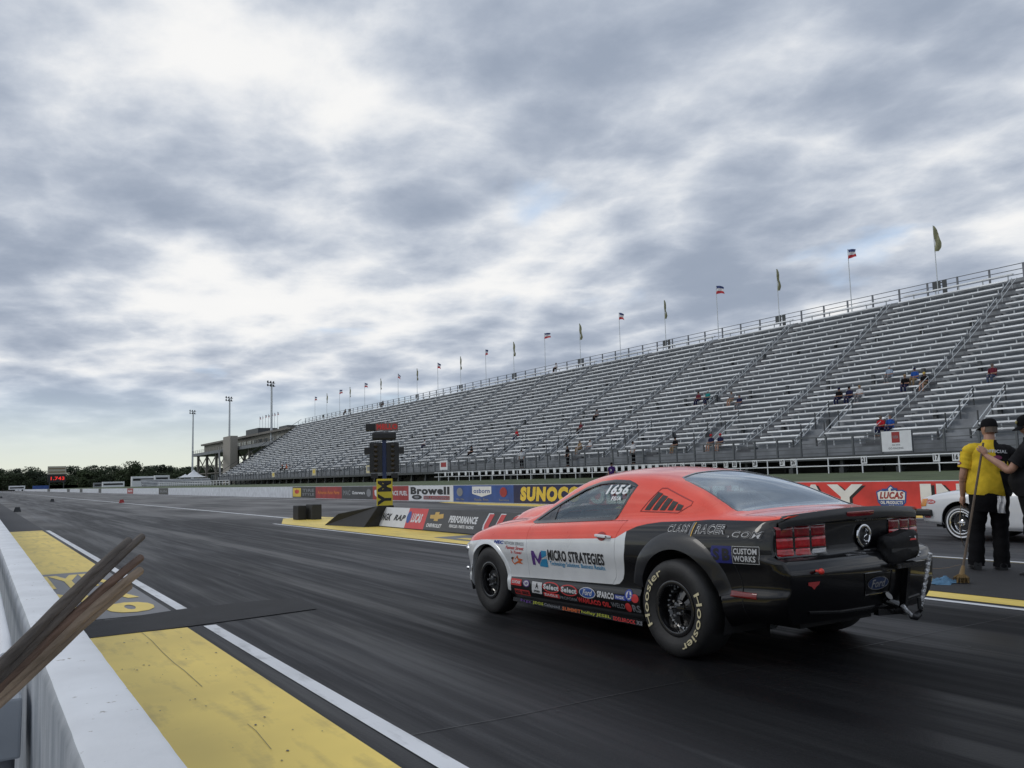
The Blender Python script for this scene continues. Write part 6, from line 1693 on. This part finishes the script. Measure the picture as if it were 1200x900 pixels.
# towel in his back pocket
Mw = Matrix.Translation((oX, oY, 0)) @ Matrix.Rotation(-R(47), 4, 'Z') @ Matrix.Rotation(R(4.5), 4, 'Y') @ Matrix.Scale(1.05, 4)
g = MB(); P = []
for i in range(8):
    z = .90 - .20 * i / 7; P.append([tuple(Mw @ Vector((.035 + .085 * j / 5 + .004 * math.sin(i), -.222 + (.02 if i < 2 else 0) + .008 * math.sin(j * 2 + i * .6), z))) for j in range(6)])
g.grid(P); tag(g.build('towel', CW_, smooth=True, fix=False), 'white towel hanging from the back pocket of the left official', 'towel')

# second official, mostly cut by the frame, holding the mop
pX, pY = at_z(1222, 674)
AZ2 = -14
o2, s2, r2, h2 = official((pX, pY), AZ2, 'man in a black jacket and emblem cap at the right edge, gripping the mop', P2,
    [(-.215, 0, 1.42), (-.26, .18, 1.20), (-.15, .45, 1.38)], [(.215, 0, 1.42), (.27, .02, 1.13), (.26, .10, .86)], .75, .35, .70, curlL=1.1, big=.98,
    handL=((.15, .35, 1), (1, .2, -.2), (-.3, 1, .3)))
g = MB(); c = Vector(h2) + r2 @ Vector((.0, .104, .075)); g.sphere(tuple(c), (.024, .012, .022), 10, 8); g.build('cap_emblem', mat('cap emblem', (.35, .30, .12), .6), o2, smooth=True)
g = MB(); [g.box(-.2, -.08, .12 + .01 * k, .13 + .01 * k, 1.30 + .03 * k, 1.32 + .03 * k) for k in range(2)]; g.build('pocket_trim', CG_, o2)
M2 = Matrix.Translation((pX, pY, 0)) @ Matrix.Rotation(-R(AZ2), 4, 'Z') @ Matrix.Scale(1.05, 4)
grip = M2 @ Vector((-.12, .485, 1.45))
mX, mY = at_z(1127, 684); foot = Vector((mX, mY, .06)); dd = (grip - foot).normalized(); topp = grip + dd * .10
mop = empty('mop', foot); tag(mop, 'wooden handled mop held by the right official, its head on the track', 'mop')
inv = Matrix.Translation(-foot)
def mp(mb, name, m, smooth=True): o = mb.build(name, m, mop, smooth=smooth, fix=False); o.matrix_parent_inverse = inv; return o
g = MB(); g.tube([foot + dd * .10, foot + dd * .7, topp], [.015, .0145, .0135], 10); mp(g, 'handle', mat('mop handle wood', (.075, .05, .03), .6, var=.3, scale=12))
g = MB(); rnd = random.Random(2)
g.tube([foot + dd * .02, foot + dd * .16], [.035, .020], 10); mp(g, 'clamp_head', mat('brass brown clamp', (.15, .09, .025), .5))
g = MB()
for k in range(46):
    a = rnd.uniform(0, 6.28); L_ = rnd.uniform(.03, .09); p0 = foot + dd * .05 + Vector((math.cos(a) * .03, math.sin(a) * .03, 0)); p1 = foot + Vector((math.cos(a) * L_, math.sin(a) * L_, -.045)); 
    g.tube([p0, (p0 + p1) / 2 + Vector((math.cos(a) * .02, math.sin(a) * .02, .01)), p1], .008, 5)
o = mp(g, 'yarn', mat('dirty mop yarn', (.12, .075, .025), .9)); o['kind'] = 'stuff'
cX, cY = at_z(1106, 684)
g = MB(); P = []
for i in range(15):
    row = []
    for j in range(15):
        u, v = i / 7 - 1, j / 7 - 1; r_ = max(abs(u), abs(v)); h = .055 * max(0, 1 - (u * u + v * v) * .8) * (1 + .6 * math.sin(u * 7 + v * 3) * math.cos(v * 8)) + .006
        row.append((cX + u * .20 + .02 * math.sin(v * 7), cY + v * .13 + .02 * math.cos(u * 6), max(.005, h)))
    P.append(row)
g.grid(P); tag(g.build('cleaning_cloth', mat('blue grey cloth', (.07, .16, .26), .9, var=.3, scale=20), smooth=True, fix=False), 'crumpled blue cloth lying on the track beside the mop head', 'cloth')
# cord hanging from the left hand of the first official, running along the ground
hw = Mw @ Vector((-.27, .11, .80)); ax_, ay_ = at_z(1140, 660); bx_, by_ = at_z(1102, 667)
g = MB(); pts = []
ctrl = [hw + Vector((-.03, 0, 0)), hw + Vector((-.06, .02, -.25)), hw + Vector((.0, .05, -.5)), Vector((ax_, ay_, .03)), Vector(((ax_ + bx_) / 2, (ay_ + by_) / 2, .008)), Vector((bx_, by_, .008)), Vector((bx_ - .35, by_ + .35, .008))]
limb(g, ctrl, [.004] * 7, 6); limb(g, [hw, hw + Vector((.07, -.03, -.10)), hw + Vector((.10, -.05, -.22))], [.004] * 3, 6)
tag(g.build('cord', CT_, smooth=True, fix=False), 'thin tan cord hanging from the left official\'s hand to the ground', 'cord')

# ---------------------------------------------------------------- spectators
def seated_parts():
    b = MB(); head(b, (0, .06, .66), 0, .1, .95); loft(b, [(.0, 0, 0, .13, .10), (.3, 0, .03, .13, .09), (.48, 0, .04, .10, .07), (.56, 0, .05, .05, .05)], n=12)
    for s in (-1, 1):
        limb(b, [(s * .18, .05, .46), (s * .22, .10, .22), (s * .10, .34, .18)], [.05, .045, .03], 8); b.sphere((s * .09, .38, .17), .04, 8, 6)
        limb(b, [(s * .10, .42, .05), (s * .11, .46, -.18), (s * .11, .46, -.40)], [.06, .055, .04], 8); b.sphere((s * .11, .52, -.41), (.045, .11, .04), 8, 5)
    sh = MB(); loft(sh, [(-.02, 0, 0, .17, .13), (.15, 0, .03, .18, .14), (.33, 0, .03, .185, .12), (.46, 0, .04, .16, .09), (.53, 0, .045, .07, .07)], n=16, wob=.02)
    for s in (-1, 1): limb(sh, [(s * .14, .04, .47), (s * .19, .05, .42), (s * .22, .09, .25)], [.06, .07, .06], 10)
    tr_ = MB(); loft(tr_, [(-.06, 0, .02, .17, .14), (.06, 0, .02, .17, .14)], n=14)
    for s in (-1, 1): limb(tr_, [(s * .09, .05, .02), (s * .10, .25, .04), (s * .10, .42, .04)], [.10, .09, .08], 10)
    lg = MB()
    for s in (-1, 1): limb(lg, [(s * .10, .40, .04), (s * .11, .46, -.1), (s * .11, .46, -.36)], [.078, .07, .06], 10)
    tr2 = MB(); tr2.add(tr_.v, tr_.f); tr2.add(lg.v, lg.f)
    rot = Matrix.Rotation(-.1, 3, 'X')
    hat = cap_mesh((0, .06, .66), rot, 1.0)
    hair = MB(); P = []
    for i in range(7):
        t = i / 6; P.append([(.082 * math.cos(a) * math.cos(t * 1.5), .055 + .105 * math.sin(a) * math.cos(t * 1.5), .69 + .10 * math.sin(t * 1.5) - (.06 if math.sin(a) < .2 and t < .2 else 0)) for a in [2 * math.pi * k / 16 for k in range(17)]])
    hair.grid(P)
    return b, sh, tr_, tr2, hat, hair
SP = seated_parts()
def standing_parts():
    b = MB(); head(b, (0, .02, 1.63), 0, .1, .95); loft(b, [(.9, 0, 0, .13, .10), (1.2, 0, .0, .14, .09), (1.42, 0, 0, .12, .07), (1.52, 0, .0, .05, .05)], n=12)
    for s in (-1, 1):
        limb(b, [(s * .18, 0, 1.40), (s * .23, .02, 1.12), (s * .20, .12, .90)], [.05, .045, .03], 8); b.sphere((s * .2, .15, .85), .04, 8, 6)
        limb(b, [(s * .09, 0, .85), (s * .10, 0, .45), (s * .10, -.01, .06)], [.08, .055, .04], 8); b.sphere((s * .10, .05, .04), (.045, .12, .04), 8, 5)
    sh = MB(); loft(sh, [(.86, 0, 0, .18, .13), (1.1, 0, .02, .18, .14), (1.3, 0, .0, .185, .12), (1.42, 0, .0, .15, .09), (1.50, 0, .0, .07, .07)], n=16, wob=.02)
    for s in (-1, 1): limb(sh, [(s * .14, 0, 1.42), (s * .19, 0, 1.38), (s * .225, .02, 1.16)], [.06, .07, .06], 10)
    tr_ = MB(); loft(tr_, [(.75, 0, 0, .17, .13), (.92, 0, 0, .17, .13)], n=14)
    for s in (-1, 1): limb(tr_, [(s * .09, 0, .85), (s * .10, .01, .48), (s * .105, 0, .06)], [.10, .08, .075], 10)
    hat = cap_mesh((0, .02, 1.63), Matrix.Rotation(-.1, 3, 'X'), 1.0); return b, sh, tr_, tr_, hat, hat
ST = standing_parts()
_mc = {}
def pm(mb, name, m):
    k = (id(mb), m.name)
    if k not in _mc:
        me = mb.mesh(name, m); me.polygons.foreach_set('use_smooth', [True] * len(me.polygons)); _mc[k] = me
    return _mc[k]
def put_person(x, y, z, rz, parts, shirt, legs, hat, label, shorts=False, skin=SKIN):
    r = empty('person', (x, y, z), rz); tag(r, label, 'person', 'spectators in the stand')
    b, sh, t1, t2, ht, hr = parts
    link('body', pm(b, 'body', skin), r); link('shirt', pm(sh, 'shirt', shirt), r); link('trousers', pm(t1 if shorts else t2, 'trousers', legs), r)
    if hat is not None: link('hat', pm(ht, 'hat', hat), r)
    else: link('hair', pm(hr, 'hair', HAIR), r)
    return r
def seat(px, py, shirt, legs, hat, label, shorts=False, turn=0.0):
    best = None
    for i in range(NROW):
        y, z = at_x(px, py, ROWX[i] + .05); e = abs(z - (ROWZ[i] + .445 + .12))
        if best is None or e < best[0]: best = (e, i, y)
    _, i, y = best
    put_person(ROWX[i] + .08, y, ROWZ[i] + .455, R(90) + turn, SP, shirt, legs, hat, label, shorts)
def stand_walk(px, shirt, legs, hat, label, dx=.6, turn=0.0):
    y, z = at_x(px, 525, FX + dx); put_person(FX + dx, y, 2.05, R(90) + turn, ST, shirt, legs, hat, label)
seat(1043, 442, CLB, CG_, CW_, 'spectator in a pale blue shirt and white hat sitting alone right beside the aisle rail')
seat(1061, 449, CB_, CN_, CT_, 'spectator in black with a tan hat, leftmost of the group of three', turn=.2)
seat(1073, 446, CBL, CT_, CN_, 'spectator in a bright blue shirt in the middle of the group of three')
seat(1084, 447, CB_, CT_, mat('straw yellow hat', (.50, .36, .08), .8), 'spectator in black with a straw yellow hat, right of the blue shirt', True)
seat(1164, 440, CM_, CJ_, HAIR, 'lone dark dressed spectator sitting high at the far right')
seat(984, 464, CB_, CN_, CN_, 'spectator in black, leftmost of three sitting below the middle aisle')
seat(996, 463, CN_, CN_, CB_, 'spectator in navy with a black cap between two others')
seat(1008, 461, CW_, CG_, CT_, 'spectator in a white shirt and tan hat, right of the navy one')
seat(1033, 499, CR_, CN_, HAIR, 'spectator in a red shirt sitting in the front row above the white sign')
seat(1044, 499, CBL, CN_, None, 'grey haired spectator in royal blue beside the red shirt above the white sign')
seat(819, 466, CM_, CN_, CB_, 'spectator in maroon with a black cap sitting in mid stand')
seat(830, 465, CTL, CN_, CW_, 'spectator in teal beside the maroon one in mid stand')
seat(858, 471, CG_, CT_, HAIR, 'spectator in grey with tan shorts in mid stand right of the teal one', True)
seat(867, 471, CN_, CG_, None, 'spectator in navy beside the grey one in mid stand')
seat(834, 520, CN_, CT_, CR_, 'spectator in navy with a red cap in the lowest row, behind the railing', True)
seat(845, 520, CN_, CT_, CR_, 'spectator in dark blue with pale shorts beside the red cap in the lowest row', True)
seat(792, 523, CB_, CT_, CB_, 'spectator in black low down, left of the pair in red caps')
stand_walk(742, CW_, CB_, CB_, 'spectator in a white top standing at the front railing above the car roof')
stand_walk(665, CB_, CB_, None, 'spectator in all black standing at the railing right of the black advert')
seat(680, 527, CT_, CT_, HAIR, 'spectator in tan clothes sitting behind the railing right of the black clad one')
seat(692, 526, CW_, CG_, HAIR, 'spectator in white sitting behind the railing next to the tan one')
stand_walk(611, CW_, CB_, CB_, 'spectator in white and black standing at the railing above the blue advert', turn=.8)
seat(606, 509, CR_, CN_, None, 'spectator in red sitting low above the blue advert')
seat(553, 529, CB_, CB_, CB_, 'spectator in black at the railing above the white lettered advert')
seat(498, 521, CW_, CN_, CN_, 'spectator in white and navy sitting right of the starting tree')
seat(336, 550, CO_, CB_, CO_, 'spectator in orange near the far end of the stand')
seat(331, 550, CB_, CB_, CO_, 'spectator in black with an orange hat near the far end of the stand')
seat(681, 501, CM_, CB_, None, 'spectator in dark red sitting by a handrail above the tan one')
seat(700, 488, CG_, CB_, CB_, 'spectator in dark grey sitting further up by the same handrail')
seat(652, 432, CW_, CB_, HAIR, 'spectator in a white top sitting in the very top row')
seat(449, 474, CB_, CB_, CB_, 'spectator in black in the top row above the starting tree')
seat(405, 484, CB_, CB_, CB_, 'spectator in black farthest along the top row')
# person behind the wall by the fence in a purple jersey
yy_, _ = at_x(717, 552, 36.5); r = put_person(36.5, yy_, .35, R(120), ST, CPU, CB_, CB_, 'person in a purple numbered jersey standing at the white fence behind the barrier')
del r['group']
sh = [c for c in r.children if c.name.startswith('shirt')][0]
g = MB(); put_text(g, lambda u, v, l: (-.19 * 0 + u, .165, v), '3', .05, -.05, 1.15, 1.30, .05); g.build('lettering', CW_, sh, fix=False)
